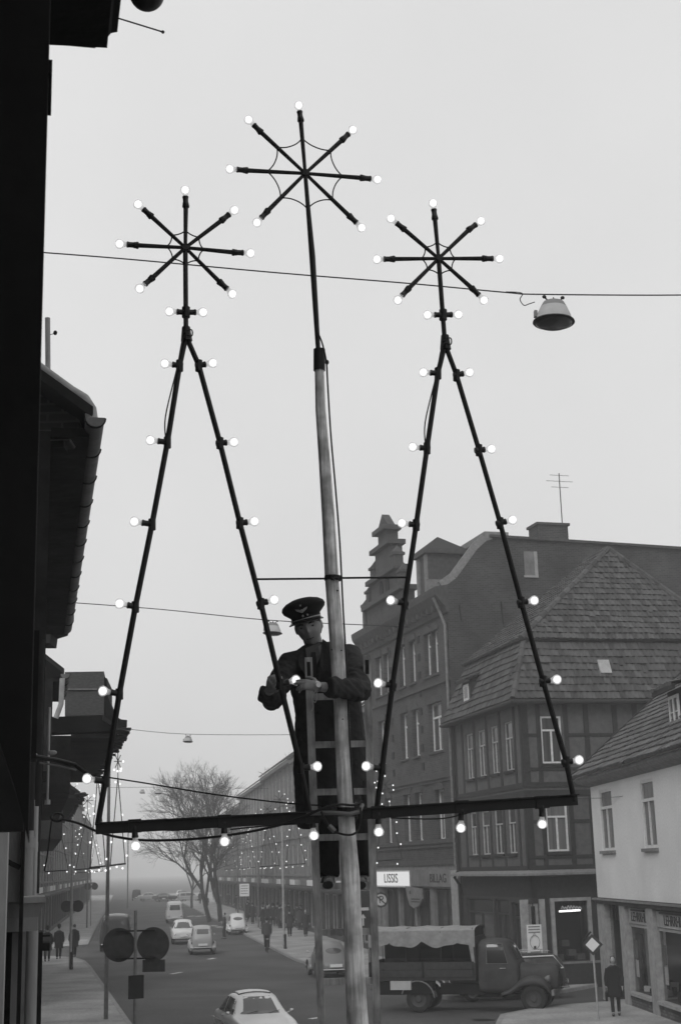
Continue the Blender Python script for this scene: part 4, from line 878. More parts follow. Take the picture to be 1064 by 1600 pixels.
mb = MB(); mb.tube([atY(514, 1290, 7.85), atY(523, 1299, 7.85)], .014, 8); tag(mb.build('plug', 'zinc'), 'grey cable plug hanging beside the mast clamp', 'plug')
cl_ = [atY(90 + 9.5 * math.cos(t), 1277 + 6.5 * math.sin(t), 9.3 + .02 * t) for t in [k * .5 for k in range(26)]]
cable(cl_, .007, 'small coil of black cable hanging on the near facade', 'cable_coil')
cable([atY(81, 1283, 9.3), atY(78, 1310, 9.4), atY(74, 1340, 9.5), atY(70, 1360, 9.6)], .005, 'thin cable dropping from the coil along the near facade')
wb_ = thing('wall_bracket', 'black bent bracket arm with insulators reaching from the near facade', 'bracket', lp(8.6, 0, onL(60, 1183, 8.6)[1]), ZL)
q = [atY(40, 1178, 8.5), atY(60, 1183, 8.6), atY(90, 1188, 8.7), atY(118, 1195, 8.8), atY(130, 1204, 8.8), atY(146, 1214, 8.8)]
MB().tube(q, .014, 8).build('arm', 'iron', wb_, world=True, smooth=True); MB().tube([a + V((0, .03, -.03)) for a in q[1:4]], .006, 6).build('stay', 'zinc', wb_, world=True)
for x, y in ((52, 1180), (82, 1176)): MB().ell(atY(x, y, 8.6), (.03, .016, .016), None, 10, 6).build('insulator', 'shop_light', wb_, world=True)
# ------------------------------------------------------------------ the same light frames further up the street
FB = MB(); FB.ell((0, 0, 0), (.034, .034, .038), None, 8, 6); FBM = FB.mesh('bulb', True); FBM.materials.append(MATS['far_bulb'])
def far_deco(px, py, Y, yaw, label, polemat='polewood'):
    P = atY(px, py, Y); P.z = 0
    r = thing('light_frame_mast', label, 'light frame', P, yaw, 'light frame masts along the street')
    po = MB(); fr = MB()
    for k, (q, rad) in enumerate(DECO_T):
        if k == 0: pass
        if isinstance(rad, list) and len(rad) == 4 and q[-1].z < .2: po.tube([(0, 0, 0), (0, 0, 8.2)], [.075, .05], 8)
        else: fr.tube([V((a.x, a.y, a.z)) for a in q], max(rad) if isinstance(rad, list) else rad, 5)
    po.build('pole', polemat, r); fr.build('frame', 'iron', r)
    for b in DECO_B:
        if random.random() < .72: inst('bulb', FBM, r, Matrix.Translation(b + V((random.gauss(0, .05), 0, random.gauss(0, .05)))))
    return r
far_deco(168, 1440, 47, math.radians(75), 'light frame mast turned edge-on at the pavement beyond the round signs', 'zinc')
far_deco(112, 1430, 72.8, math.radians(8), 'light frame mast at the pavement end behind the walking pair', 'zinclight')
far_deco(443, 1420, 87.3, math.radians(-4), 'light frame mast on pale pole beside the pedestrian on the shop-side pavement', 'zinclight')
far_deco(404, 1420, 118, math.radians(-6), 'light frame mast by the crowd on the shop-side pavement', 'zinc')
far_deco(372, 1400, 150, math.radians(-6), 'light frame mast near the bare tree trunks', 'zinc')
far_deco(137, 1400, 128, math.radians(-4), 'light frame mast before the pale far houses', 'zinc')
far_deco(583, 1400, 66, math.radians(2), 'light frame mast half hidden behind the ladder before the brick house', 'zinc')
# ------------------------------------------------------------------ ladder
lt = thing('wooden_ladder', 'worn wooden ladder leaning on the mast under the man', 'ladder', V((.0, 8.9, 0)))
def lad(x, y): # leaning plane: top rests behind the mast, foot further back
    n = V((0, math.cos(.14), math.sin(.14))); return hit(x, y, atY(530, 1030, 8.13), n)
for a, b in (((482, 1027), (504, 1640)), ((573, 1024), (590, 1640))):
    A_, B_ = lad(*a), lad(*b); d = (B_ - A_).normalized(); G_ = A_ + d * (A_.z / -d.z)
    MB().beam(A_, G_, .042, .055, (0, 1, 0)).build('rail', 'ladderwood', lt, world=True)
    MB().beam(A_ + d * .03 - V((0, .029, 0)), A_ + d * .11 - V((0, .029, 0)), .02, .004, (0, 1, 0)).build('iron_strap', 'iron', lt, world=True)
A0, A1 = lad(482, 1027), lad(504, 1640); C0, C1 = lad(573, 1024), lad(590, 1640)
yy = [1089, 1164, 1238, 1309, 1385, 1457, 1534, 1610]
RUNG = []
for y in yy:
    A_ = lad(482 + (y - 1027) * 22 / 613, y); B_ = lad(573 + (y - 1024) * 17 / 616, y - 2); RUNG.append((A_ + B_) / 2)
    MB().beam(A_, B_, .028, .036, (0, 0, 1)).build('rung', 'ladderwood', lt, world=True)
last = RUNG[-1]; stp = RUNG[-1] - RUNG[-2]; hw = V(((B_ - A_).x / 2, 0, 0)); k = 1
while last.z + stp.z * k > .2: c = last + stp * k; MB().beam(c - hw, c + hw, .028, .036).build('rung', 'ladderwood', lt, world=True); k += 1
MB().tube(smooth_pts([lad(494, 1081) + V((0, -.045, 0)), lad(488, 1090) + V((0, -.05, 0)), lad(490, 1105) + V((0, -.045, 0)), lad(487, 1113) + V((0, -.045, 0))]), .0022, 5).build('string_end', 'string', lt, world=True)
MB().tube(smooth_pts([lad(489, 1092) + V((0, -.05, 0)), lad(493, 1080) + V((0, -.06, 0)), lad(496, 1090) + V((0, -.05, 0)), lad(493, 1099) + V((0, -.05, 0)), lad(491, 1097) + V((0, -.05, 0))]), .0022, 5).build('string_end', 'string', lt, world=True)
# ------------------------------------------------------------------ the man in the peaked cap
YM = 8.5
def mp_(x, y, Y=YM): return atY(x, y, Y)
mroot = thing('person', 'man in peaked cap and long dark work coat standing on the ladder, fitting a bulb', 'person', mp_(525, 1385, 8.4))
SM = ('SMOOTH', dict(factor=.5, iterations=4))
def ring(c, a, b, n=20, ax=V((1, 0, 0)), ay=V((0, 1, 0)), p=2.3):
    R = []
    for k in range(n):
        t = 2 * math.pi * k / n; ct, st = math.cos(t), math.sin(t)
        R.append(c + ax * a * math.copysign(abs(ct) ** (2 / p), ct) + ay * b * math.copysign(abs(st) ** (2 / p), st))
    return R
# --- head: tilted towards the bulb
hc = mp_(482, 979, 8.42)
hx_ = V((math.cos(.22), -.12, math.sin(.22))).normalized()    # towards his left (picture right), head tipped to picture left
hy_ = V((-.10, -1, -.28)); hy_ = (hy_ - hx_ * hy_.dot(hx_)).normalized()   # where the face looks: at the camera, a little down
hz_ = hx_.cross(hy_) * -1
if hz_.z < 0: hz_ = -hz_
HM = Matrix((hx_, hy_, hz_)).transposed().to_4x4(); HM.translation = hc
def head_mesh(mb, HM, s=1.):
    n, m_ = 40, 30
    R = []
    def g(u, c, w_): return math.exp(-((u - c) / w_) ** 2)
    for j in range(1, m_):
        t = math.pi * j / m_; row = []
        for k in range(n):
            a = 2 * math.pi * k / n; x = math.sin(t) * math.sin(a); y = math.sin(t) * math.cos(a); z = math.cos(t)   # y = face direction
            px, py, pz = x * .077, y * .096, z * .118
            if z < 0: px *= 1 - .30 * (-z) ** 1.5; py *= 1 - .12 * (-z) ** 2
            if y < 0 and z < -.1: py *= 1 - .35 * min(1, (-z - .1) * 1.6)
            f = max(0, y)
            if f > 0:
                zz = pz; xx = px
                py += .020 * g(xx, 0, .011) * g(zz, -.022, .020) + .010 * g(xx, 0, .010) * g(zz, .0, .02)      # nose
                py += .007 * g(zz, .026, .012) * g(xx, 0, .05)                                                      # brow
                py -= .010 * (g(xx, .032, .014) + g(xx, -.032, .014)) * g(zz, .006, .012)                             # eye sockets
                py += .005 * (g(xx, .042, .02) + g(xx, -.042, .02)) * g(zz, -.026, .02)                               # cheeks
                py += .006 * g(zz, -.058, .006) * g(xx, 0, .02) + .006 * g(zz, -.07, .006) * g(xx, 0, .017) - .004 * g(zz, -.064, .003) * g(xx, 0, .024)
                py += .009 * g(zz, -.098, .016) * g(xx, 0, .024)                                                      # chin
            row.append(HM @ (V((px, py, pz)) * s))
        R.append(row)
    mb.rings(R)
    for sd in (-1, 1):
        mb.ell(HM @ V((sd * .078, -.012, -.004)) if s == 1 else HM @ (V((sd * .078, -.012, -.004)) * s), (.009, .018, .03), HM.to_3x3(), 10, 8)
body = MB(); head_mesh(body, HM)
nb_ = mp_(497, 1024, 8.5)
body.tube([hc - hz_ * .05 - hy_ * .01, hc - hz_ * .10 - hy_ * .02, nb_], [.056, .055, .062], 14)
body.rings([ring(mp_(503, 1030), .10, .07), ring(mp_(505, 1050), .16, .09), ring(mp_(512, 1100), .15, .095), ring(mp_(518, 1160), .14, .09), ring(mp_(524, 1215), .16, .10)])
def hand(mb, wr, pd, nrm, thumb, curl, L=.085, s=1., spread=.012, fingers=(0, 1, 2, 3)):
    """palm from wrist along pd; nrm = back of hand; thumb = side the thumb leaves from; curl = bend per joint (rad)"""
    wr = V(wr); pd = V(pd).normalized(); nrm = V(nrm); nrm = (nrm - pd * nrm.dot(pd)).normalized(); sd = pd.cross(nrm).normalized()
    if sd.dot(V(thumb)) < 0: sd = -sd
    kn = wr + pd * L * s
    mb.rings([ring(wr, .026 * s, .019 * s, 14, sd, nrm), ring(wr + pd * L * .35 * s, .036 * s, .016 * s, 14, sd, nrm), ring(wr + pd * L * .8 * s, .041 * s, .014 * s, 14, sd, nrm), ring(kn, .038 * s, .011 * s, 14, sd, nrm)])
    for i, (o, ln_) in enumerate(zip((.029, .010, -.010, -.028), (.072, .08, .074, .058))):
        if i not in fingers: continue
        b0 = kn + sd * o * s - pd * .012 * s; d = (pd + sd * (o * spread * 30)).normalized(); pts_ = [b0]; c = curl[i] if isinstance(curl, (list, tuple)) else curl; q = b0; ang = 0
        for sg_ in (.45, .32, .23):
            ang += c; dd_ = d * math.cos(ang) - nrm * math.sin(ang); q = q + dd_ * ln_ * sg_ * s; pts_.append(q)
        mb.tube(pts_, [.0105 * s, .0098 * s, .009 * s, .0075 * s], 8); mb.ell(q, (.0075 * s,) * 3, None, 8, 6)
    t0 = wr + pd * .022 * s + sd * .026 * s; t1 = t0 + (pd * .6 + sd * .8).normalized() * .038 * s - nrm * .006 * s; t2 = t1 + (pd * .85 + sd * .35 - nrm * .15).normalized() * .032 * s; t3 = t2 + (pd * .95 + sd * .1 - nrm * .25).normalized() * .024 * s
    mb.tube([t0, t1, t2, t3], [.014 * s, .0125 * s, .0105 * s, .0085 * s], 8); mb.ell(t3, (.0085 * s,) * 3, None, 8, 6)
# left arm round the mast, right arm behind the frame leg
lw_ = mp_(498, 1073, 7.80); le = mp_(562, 1079, 8.0); ls = mp_(546, 1026, 8.44)
rs = mp_(452, 1036, 8.46); re = mp_(424, 1096, 8.28); rw_ = mp_(421, 1079, 8.08)
body.tube([mp_(520, 1030, 8.48), ls, ls.lerp(le, .5), le, le.lerp(lw_, .5), lw_], [.06, .05, .046, .042, .036, .026], 10)
body.tube([mp_(490, 1035, 8.48), rs, rs.lerp(re, .5), re, re.lerp(rw_, .55), rw_], [.06, .05, .046, .042, .036, .027], 10)
hand(body, lw_, mp_(474, 1069, 7.82) - lw_, V((.15, -.75, .55)), V((0, -.1, 1)), [.10, .14, .35, .45], .082, .98, .014)
hand(body, rw_, mp_(426, 1056, 8.0) - rw_, V((-.55, -.8, .1)), V((1, .2, .3)), [.55, .6, .6, .65], .07, .95)
for hx2, kx, ax2, yk in ((508, 512, 513, 1300), (548, 556, 563, 1300)):
    body.tube([mp_(hx2, 1205), mp_(kx, yk, 8.46), mp_(ax2, 1372, 8.42)], [.085, .058, .042], 12)
    body.tube([mp_(ax2, 1376, 8.44), mp_(ax2, 1381, 8.30)], [.04, .03], 10)
bm_ = solid(body, [('REMESH', dict(mode='VOXEL', voxel_size=.0042)), ('SMOOTH', dict(factor=.4, iterations=2))])
def put(me, name, mt_):
    me.transform(WM[mroot.name].inverted()); return obj(name, me, mt_, mroot)
put(bm_, 'body', 'skin')
# --- coat
ct = MB()
def cr(x0, x1, y, b, Y=YM): return ring(mp_((x0 + x1) / 2, y, Y), (x1 - x0) / 2 * Y / 2262, b, 28)
ct.rings([cr(463, 584, 1292, .135, 8.52), cr(459, 581, 1250, .135), cr(458, 577, 1200, .135), cr(459, 572, 1150, .13), cr(459, 566, 1110, .13), cr(452, 562, 1075, .128), cr(446, 560, 1045, .12), cr(447, 557, 1027, .105, 8.49), cr(463, 542, 1014, .09, 8.48), cr(482, 524, 1006, .07, 8.48)])
ct.tube([mp_(525, 1030, 8.46), mp_(547, 1027, 8.44), ls.lerp(le, .45), mp_(563, 1078, 8.02), mp_(548, 1077, 7.9), mp_(530, 1076, 7.845), mp_(512, 1074, 7.80)], [.085, .08, .073, .066, .058, .056, .06], 16)
ct.tube([mp_(480, 1034, 8.47), mp_(453, 1036, 8.45), mp_(436, 1068, 8.37), mp_(424, 1094, 8.24), mp_(420, 1088, 8.14), mp_(420, 1081, 8.1)], [.085, .078, .072, .064, .056, .052], 16)
def fold(q, i):                                               # loose-cloth wrinkles
    return q
cm_ = solid(ct, [('REMESH', dict(mode='VOXEL', voxel_size=.0075)), ('SMOOTH', dict(factor=.5, iterations=5))])
from mathutils import noise as NZ
zk = mp_(520, 1150).z
snap = [(v_.co.copy(), v_.normal.copy()) for v_ in cm_.vertices]
for v_, (c0, nrm0) in zip(cm_.vertices, snap):
    sleeve = (c0 - le).length < .26 or (c0 - re).length < .2
    a_ = NZ.noise(V((c0.x * 9, c0.y * 9, c0.z * 3.2))) * .010 + NZ.noise(V((c0.x * 20, c0.y * 20, c0.z * 34 + c0.x * 22))) * (.014 if sleeve else .004)
    if c0.z < zk: a_ += math.sin(c0.x * 46 + 1.5 * NZ.noise(c0 * 5)) * .010 * min(1, (zk - c0.z) * 3)
    v_.co = c0 + nrm0 * a_
put(cm_, 'coat', 'coat')
# trousers and shoes
tr = MB()
for pts_ in (((508, 1210, 8.5), (511, 1300, 8.46), (513, 1370, 8.42)), ((548, 1210, 8.5), (557, 1300, 8.46), (563, 1370, 8.42))):
    q = [mp_(*a) for a in pts_]; tr.tube([q[0], q[0].lerp(q[1], .5), q[1], q[1].lerp(q[2], .6), q[2]], [.105, .09, .075, .068, .07], 14)
put(solid(tr, [('REMESH', dict(mode='VOXEL', voxel_size=.011)), ('SMOOTH', dict(factor=.5, iterations=4))]), 'trousers', 'trousers')
for x in (513, 563):
    h_ = MB(); a = mp_(x, 1377, 8.5); h_.rings([ring(a + V((0, .03, -.01)), .03, .035, 12, V((1, 0, 0)), V((0, 0, 1))), ring(a + V((0, -.05, 0)), .04, .045, 12, V((1, 0, 0)), V((0, 0, 1))), ring(a + V((0, -.14, -.012)), .045, .034, 12, V((1, 0, 0)), V((0, 0, 1))), ring(a + V((0, -.21, -.02)), .03, .02, 12, V((1, 0, 0)), V((0, 0, 1)))])
    h_.build('shoe', 'shoe', mroot, world=True, smooth=True)
# lapels, collar, shirt, tie
def patch(name, px, mt_, Y, th_=.006): MB().prism([mp_(x, y, Yq) for x, y, Yq in px], (0, th_, 0)).build(name, mt_, mroot, world=True)
f0 = 8.5 - .135
patch('shirt', [(477, 1013, 8.39), (500, 1004, 8.39), (504, 1020, f0 + .01), (490, 1048, f0 - .005), (481, 1035, f0 + .005)], 'shirt', 0)
patch('shirt_collar', [(486, 1021, 8.365), (497, 1010, 8.37), (503, 1006, 8.39), (500, 1022, 8.355), (493, 1028, 8.35)], 'cloth_grey', 0)
patch('tie', [(486, 1019, f0 - .012), (493, 1019, f0 - .012), (496, 1044, f0 - .022), (490, 1056, f0 - .022), (485, 1042, f0 - .02)], 'tie', 0)
patch('lapel', [(504, 998, 8.40), (511, 1003, 8.39), (516, 1020, 8.36), (517, 1034, f0 - .018), (506, 1052, f0 - .024), (497, 1064, f0 - .024), (500, 1036, f0 - .016)], 'coat', 0)
patch('lapel', [(474, 1010, 8.40), (470, 1016, 8.39), (466, 1030, 8.37), (467, 1040, f0 - .01), (478, 1056, f0 - .02), (492, 1068, f0 - .024), (480, 1036, f0 - .012)], 'coat', 0)
for y_, x_ in ((1078, 497), (1112, 497), (1150, 499), (1188, 500)): MB().ell(mp_(x_, y_, 8.355), (.011, .006, .011), None, 10, 6).build('button', 'tie', mroot, world=True)
# watch, eyes, brows, hair
wd_ = (mp_(478, 1070, 7.82) - lw_).normalized(); wc = mp_(496, 1072.5, 7.80)
MB().tube([wc - wd_ * .008, wc + wd_ * .008], (.030), 16, False).build('watch_strap', 'watch', mroot, world=True); MB(Matrix.Translation(wc + V((.006, -.031, .004))) @ zto((.1, -1, .15))).lathe([(.001, .006), (.014, .006), (.017, .002), (.017, -.004)], 16).build('watch_face', 'watch', mroot, world=True)
for sd in (-1, 1):
    MB(HM).ell((sd * .031, .076, .006), (.012, .008, .006), None, 10, 7).build('eye', 'hair', mroot, world=True)
    MB(HM).tube([(sd * .016, .094, .024), (sd * .032, .094, .029), (sd * .050, .082, .024)], [.004, .005, .003], 6).build('eyebrow', 'hair', mroot, world=True)
MB(HM).tube([(-.022, .086, -.064), (0, .094, -.066), (.022, .086, -.062)], .0022, 6).build('mouth', 'hair', mroot, world=True)
hr_ = MB(HM); hr_.rings([ring(V((0, -.012, .028)), .081, .098, 20), ring(V((0, -.02, .008)), .081, .088, 20), ring(V((0, -.035, -.035)), .074, .066, 20), ring(V((0, -.045, -.06)), .06, .05, 20)]); hr_.build('hair', 'hair', mroot, world=True, smooth=True)
# peaked cap with badge
CM = HM @ Matrix.Translation((0, -.004, .042)) @ Matrix.Rotation(.10, 4, 'X')
cpm = MB(CM); n_ = 36
def cring(rx, ry, z, dz, oy=0): return [V((rx * math.cos(t), ry * math.sin(t) + oy, z + dz * math.sin(t))) for t in [2 * math.pi * k / n_ for k in range(n_)]]
cpm.rings([cring(.088, .106, 0, .0), cring(.090, .108, .026, .0), cring(.106, .118, .040, .004), cring(.126, .134, .058, .008), cring(.133, .140, .076, .010), cring(.126, .132, .094, .012), cring(.104, .110, .110, .012), cring(.07, .075, .121, .010), cring(.03, .03, .126, .006)])
cap = cpm.build('cap', 'cap_cloth', mroot, world=True, smooth=True)
vz = MB(CM); A_ = []; 
for r_, z_, in ((.104, .004), (.13, -.010), (.128, -.015), (.102, -.002)):
    A_.append([V((r_ * .88 * math.cos(t), r_ * math.sin(t), z_ * (1 + .3 * abs(math.cos(t))))) for t in [math.pi * (.12 + .76 * k / 14) for k in range(15)]])
vz.rings(A_, False, False); vz.build('visor', 'patent', cap, world=False).parent = mroot
mroot_last = [o for o in COL.objects if o.name.startswith('visor')][-1]; mroot_last.data.transform(WM[mroot.name].inverted())
st = MB(CM); st.tube([(.093 * math.cos(t), .112 * math.sin(t), .006) for t in [math.pi * (.1 + .8 * k / 14) for k in range(15)]], .004, 6); st.build('cap_cord', 'badge', mroot, world=True)
bd = MB(CM); 
for sd in (-1, 1): bd.prism([(sd * a, .135 + b_, c_) for a, b_, c_ in ((.004, .0, .054), (.014, .0, .062), (.036, -.004, .068), (.03, -.004, .057), (.018, -.001, .050), (.006, 0, .044))], (0, .006, .003))
bd.lathe([(.001, .148), (.010, .147), (.011, .138)], 12, CM.inverted() @ CM @ Matrix.Rotation(-math.pi / 2, 4, 'X') @ Matrix.Translation((0, -.052, 0)))
bd.build('cap_badge', 'badge', mroot, world=True)
bd = MB(CM); bd.ell((.0, .138, .086), (.006, .004, .006), None, 10, 6); bd.ell((-.004, .116, .024), (.007, .004, .008), None, 10, 6); bd.ell((.024, .112, .024), (.006, .004, .007), None, 10, 6); bd.build('cockade', 'badge', mroot, world=True)
# ------------------------------------------------------------------ cars
def hsec(w_, zb, zs, zt, wt, cr_=.04):                          # half cross-section, from the sill round to the roof centre
    return [(0, zb), (w_ * .86, zb), (w_ * .97, zb + .10), (w_, zb + (zs - zb) * .5), (w_ * .985, zs - .06), (w_ * .95, zs), (wt + (w_ * .95 - wt) * .45, zs + (zt - zs) * .55), (wt, zt - .05), (wt * .72, zt - .005), (0, zt + cr_)]
def car_body(st):
    mb = MB(); R = []
    for x, w_, zb, zs, zt, wt in st:
        h = hsec(w_, zb, zs, zt, wt); R.append([(x, y, z) for y, z in h] + [(x, -y, z) for y, z in h[-2:0:-1]])
    mb.rings(R); me = solid(mb, [('SUBSURF', dict(levels=2, render_levels=2))])
    bm = bmesh.new(); bm.from_mesh(me); bv = BVHTree.FromBMesh(bm); bm.free(); return me, bv
def decal(bv, corners, axis, side, off=.006, n=6, ellipse=None):
    """panel hugging the body: corners in (a, z); axis 'x' casts from the end, 'y' from the flank"""
    mb = MB(); idx = {}
    def cast(a, z):
        o, d = (V((side * 6, a, z)), V((-side, 0, 0))) if axis == 'x' else (V((a, side * 6, z)), V((0, -side, 0)))
        h = bv.ray_cast(o, d); return (h[0] - d * off) if h[0] is not None else None
    if ellipse:
        ca, cz, ra, rz = ellipse; rows = [[(ca + ra * r / 4 * math.cos(t), cz + rz * r / 4 * math.sin(t)) for t in [2 * math.pi * k / 16 for k in range(17)]] for r in range(5)]
    else:
        c0, c1, c2, c3 = [V((a, b, 0)) for a, b in corners]; rows = [[tuple((c0.lerp(c1, i / n)).lerp(c3.lerp(c2, i / n), j / n))[:2] for i in range(n + 1)] for j in range(n + 1)]
    G_ = [[cast(a, z) for a, z in r] for r in rows]
    for j in range(len(G_) - 1):
        for i in range(len(G_[0]) - 1):
            q = [G_[j][i], G_[j][i + 1], G_[j + 1][i + 1], G_[j + 1][i]]
            if all(p is not None for p in q): mb.poly(q)
    return mb
TY = MB(); TY.lathe([(.19, -.07), (.26, -.085), (.305, -.075), (.32, -.03), (.32, .03), (.305, .075), (.26, .085), (.19, .07)], 22, Matrix.Rotation(math.pi / 2, 4, 'X'), False); TYRE = TY.mesh('tyre', True); TYRE.materials.append(MATS['rubber'])
RM = MB(); RM.lathe([(.001, .075), (.07, .075), (.09, .05), (.15, .045), (.19, .065), (.2, .05), (.2, -.06), (.001, -.06)], 18, Matrix.Rotation(math.pi / 2, 4, 'X')); RIM = RM.mesh('rim', True); RIM.materials.append(MATS['zinclight'])
def wheels(root, xs, yh, s=1., z=None):
    for x in xs:
        for sd in (-1, 1):
            w_ = inst('wheel', TYRE, root, Matrix.Translation((x, sd * yh, (.32 if z is None else z) * s)) @ Matrix.Rotation(0 if sd < 0 else math.pi, 4, 'Z') @ Matrix.Diagonal((s, s, s, 1))); inst('rim', RIM, w_, Matrix())
CARS = {
    'sedan': dict(st=[(-2.12, .60, .42, .78, .84, .45), (-2.02, .72, .34, .86, .93, .58), (-1.55, .78, .26, .93, .97, .62), (-1.38, .785, .25, .93, 1.0, .60), (-.98, .79, .24, .94, 1.38, .54), (-.5, .79, .24, .94, 1.44, .56), (.1, .79, .24, .93, 1.42, .55), (.38, .79, .24, .92, 1.34, .54), (.88, .785, .25, .92, .97, .60), (1.05, .78, .25, .91, .94, .60), (1.6, .77, .28, .87, .90, .58), (2.0, .73, .34, .80, .83, .54), (2.12, .64, .42, .72, .75, .44)],
        side=[((-1.2, .97), (-.35, .97), (-.4, 1.33), (-.95, 1.31)), ((-.28, .97), (.72, .97), (.3, 1.31), (-.32, 1.34))], front=((-.66, .985), (.66, .985), (.52, 1.36), (-.52, 1.36)), rear=((-.58, 1.0), (.58, 1.0), (.5, 1.32), (-.5, 1.32)), ax=(-1.25, 1.3), L=2.12, yw=.68),
    'estate': dict(st=[(-2.0, .66, .40, .86, .92, .56), (-1.95, .76, .32, .92, 1.30, .58), (-1.7, .78, .26, .94, 1.45, .56), (-1.2, .79, .25, .94, 1.48, .57), (0, .79, .24, .94, 1.47, .57), (.35, .79, .24, .93, 1.38, .55), (.9, .785, .25, .92, .98, .6), (1.1, .78, .25, .91, .94, .6), (1.7, .76, .28, .87, .9, .56), (1.95, .72, .34, .80, .83, .52), (2.05, .62, .42, .72, .75, .44)],
        side=[((-1.8, .98), (-1.0, .98), (-1.0, 1.38), (-1.72, 1.36)), ((-.9, .98), (-.1, .98), (-.1, 1.39), (-.9, 1.39)), ((0, .98), (.72, .98), (.32, 1.34), (0, 1.38))], front=((-.6, .98), (.6, .98), (.5, 1.36), (-.5, 1.36)), rear=((-.58, .98), (.58, .98), (.5, 1.36), (-.5, 1.36)), ax=(-1.2, 1.25), L=2.0, yw=.68),
    'beetle': dict(st=[(-2.0, .36, .40, .52, .56, .2), (-1.93, .52, .32, .62, .72, .32), (-1.65, .60, .27, .80, 1.02, .42), (-1.25, .64, .25, .88, 1.26, .46), (-.8, .665, .25, .91, 1.42, .50), (-.35, .675, .25, .92, 1.485, .52), (.05, .675, .25, .92, 1.47, .52), (.38, .665, .25, .92, 1.36, .50), (.72, .65, .25, .91, 1.02, .52), (.95, .6, .26, .87, .93, .46), (1.4, .48, .3, .78, .84, .34), (1.72, .36, .36, .66, .70, .22), (1.82, .26, .42, .56, .58, .14)],
        side=[((-1.15, .97), (-.5, .97), (-.48, 1.34), (-.9, 1.28)), ((-.42, .97), (.52, .97), (.28, 1.31), (-.38, 1.36))], front=((-.5, 1.02), (.5, 1.02), (.42, 1.32), (-.42, 1.32)), rear=None, ax=(-1.2, 1.2), L=1.95, yw=.64, fender=True),
    'van': dict(st=[(-2.05, .7, .40, 1.0, 1.75, .6), (-1.98, .80, .30, 1.08, 1.86, .66), (-1.5, .85, .26, 1.1, 1.92, .68), (0, .86, .25, 1.1, 1.93, .68), (1.4, .85, .26, 1.1, 1.92, .68), (1.9, .8, .3, 1.06, 1.84, .64), (2.02, .72, .40, .98, 1.7, .56)],
        side=[((-1.7, 1.18), (-.8, 1.18), (-.8, 1.62), (-1.7, 1.62)), ((-.6, 1.18), (.3, 1.18), (.3, 1.62), (-.6, 1.62)), ((.5, 1.18), (1.5, 1.18), (1.4, 1.62), (.5, 1.62))], front=((-.66, 1.18), (.66, 1.18), (.6, 1.64), (-.6, 1.64)), rear=((-.5, 1.2), (.5, 1.2), (.48, 1.62), (-.48, 1.62)), ax=(-1.2, 1.2), L=2.0, yw=.7),
    'old': dict(st=[(-1.85, .42, .40, .75, .82, .34), (-1.78, .56, .34, .86, 1.02, .44), (-1.45, .62, .28, .94, 1.28, .48), (-1.0, .64, .26, .96, 1.50, .50), (-.4, .65, .26, .97, 1.57, .52), (.2, .64, .26, .96, 1.54, .51), (.5, .62, .26, .95, 1.42, .49), (.8, .58, .27, .93, 1.02, .46), (1.3, .44, .32, .84, .92, .32), (1.6, .34, .38, .76, .82, .24), (1.68, .26, .46, .66, .70, .16)],
        side=[((-1.2, 1.02), (-.5, 1.02), (-.48, 1.42), (-.95, 1.38)), ((-.42, 1.02), (.55, 1.02), (.36, 1.38), (-.38, 1.43))], front=((-.48, 1.06), (.48, 1.06), (.42, 1.4), (-.42, 1.4)), rear=((-.46, 1.12), (.46, 1.12), (.40, 1.38), (-.40, 1.38)), ax=(-1.15, 1.2), L=1.8, yw=.64, fender=True)}
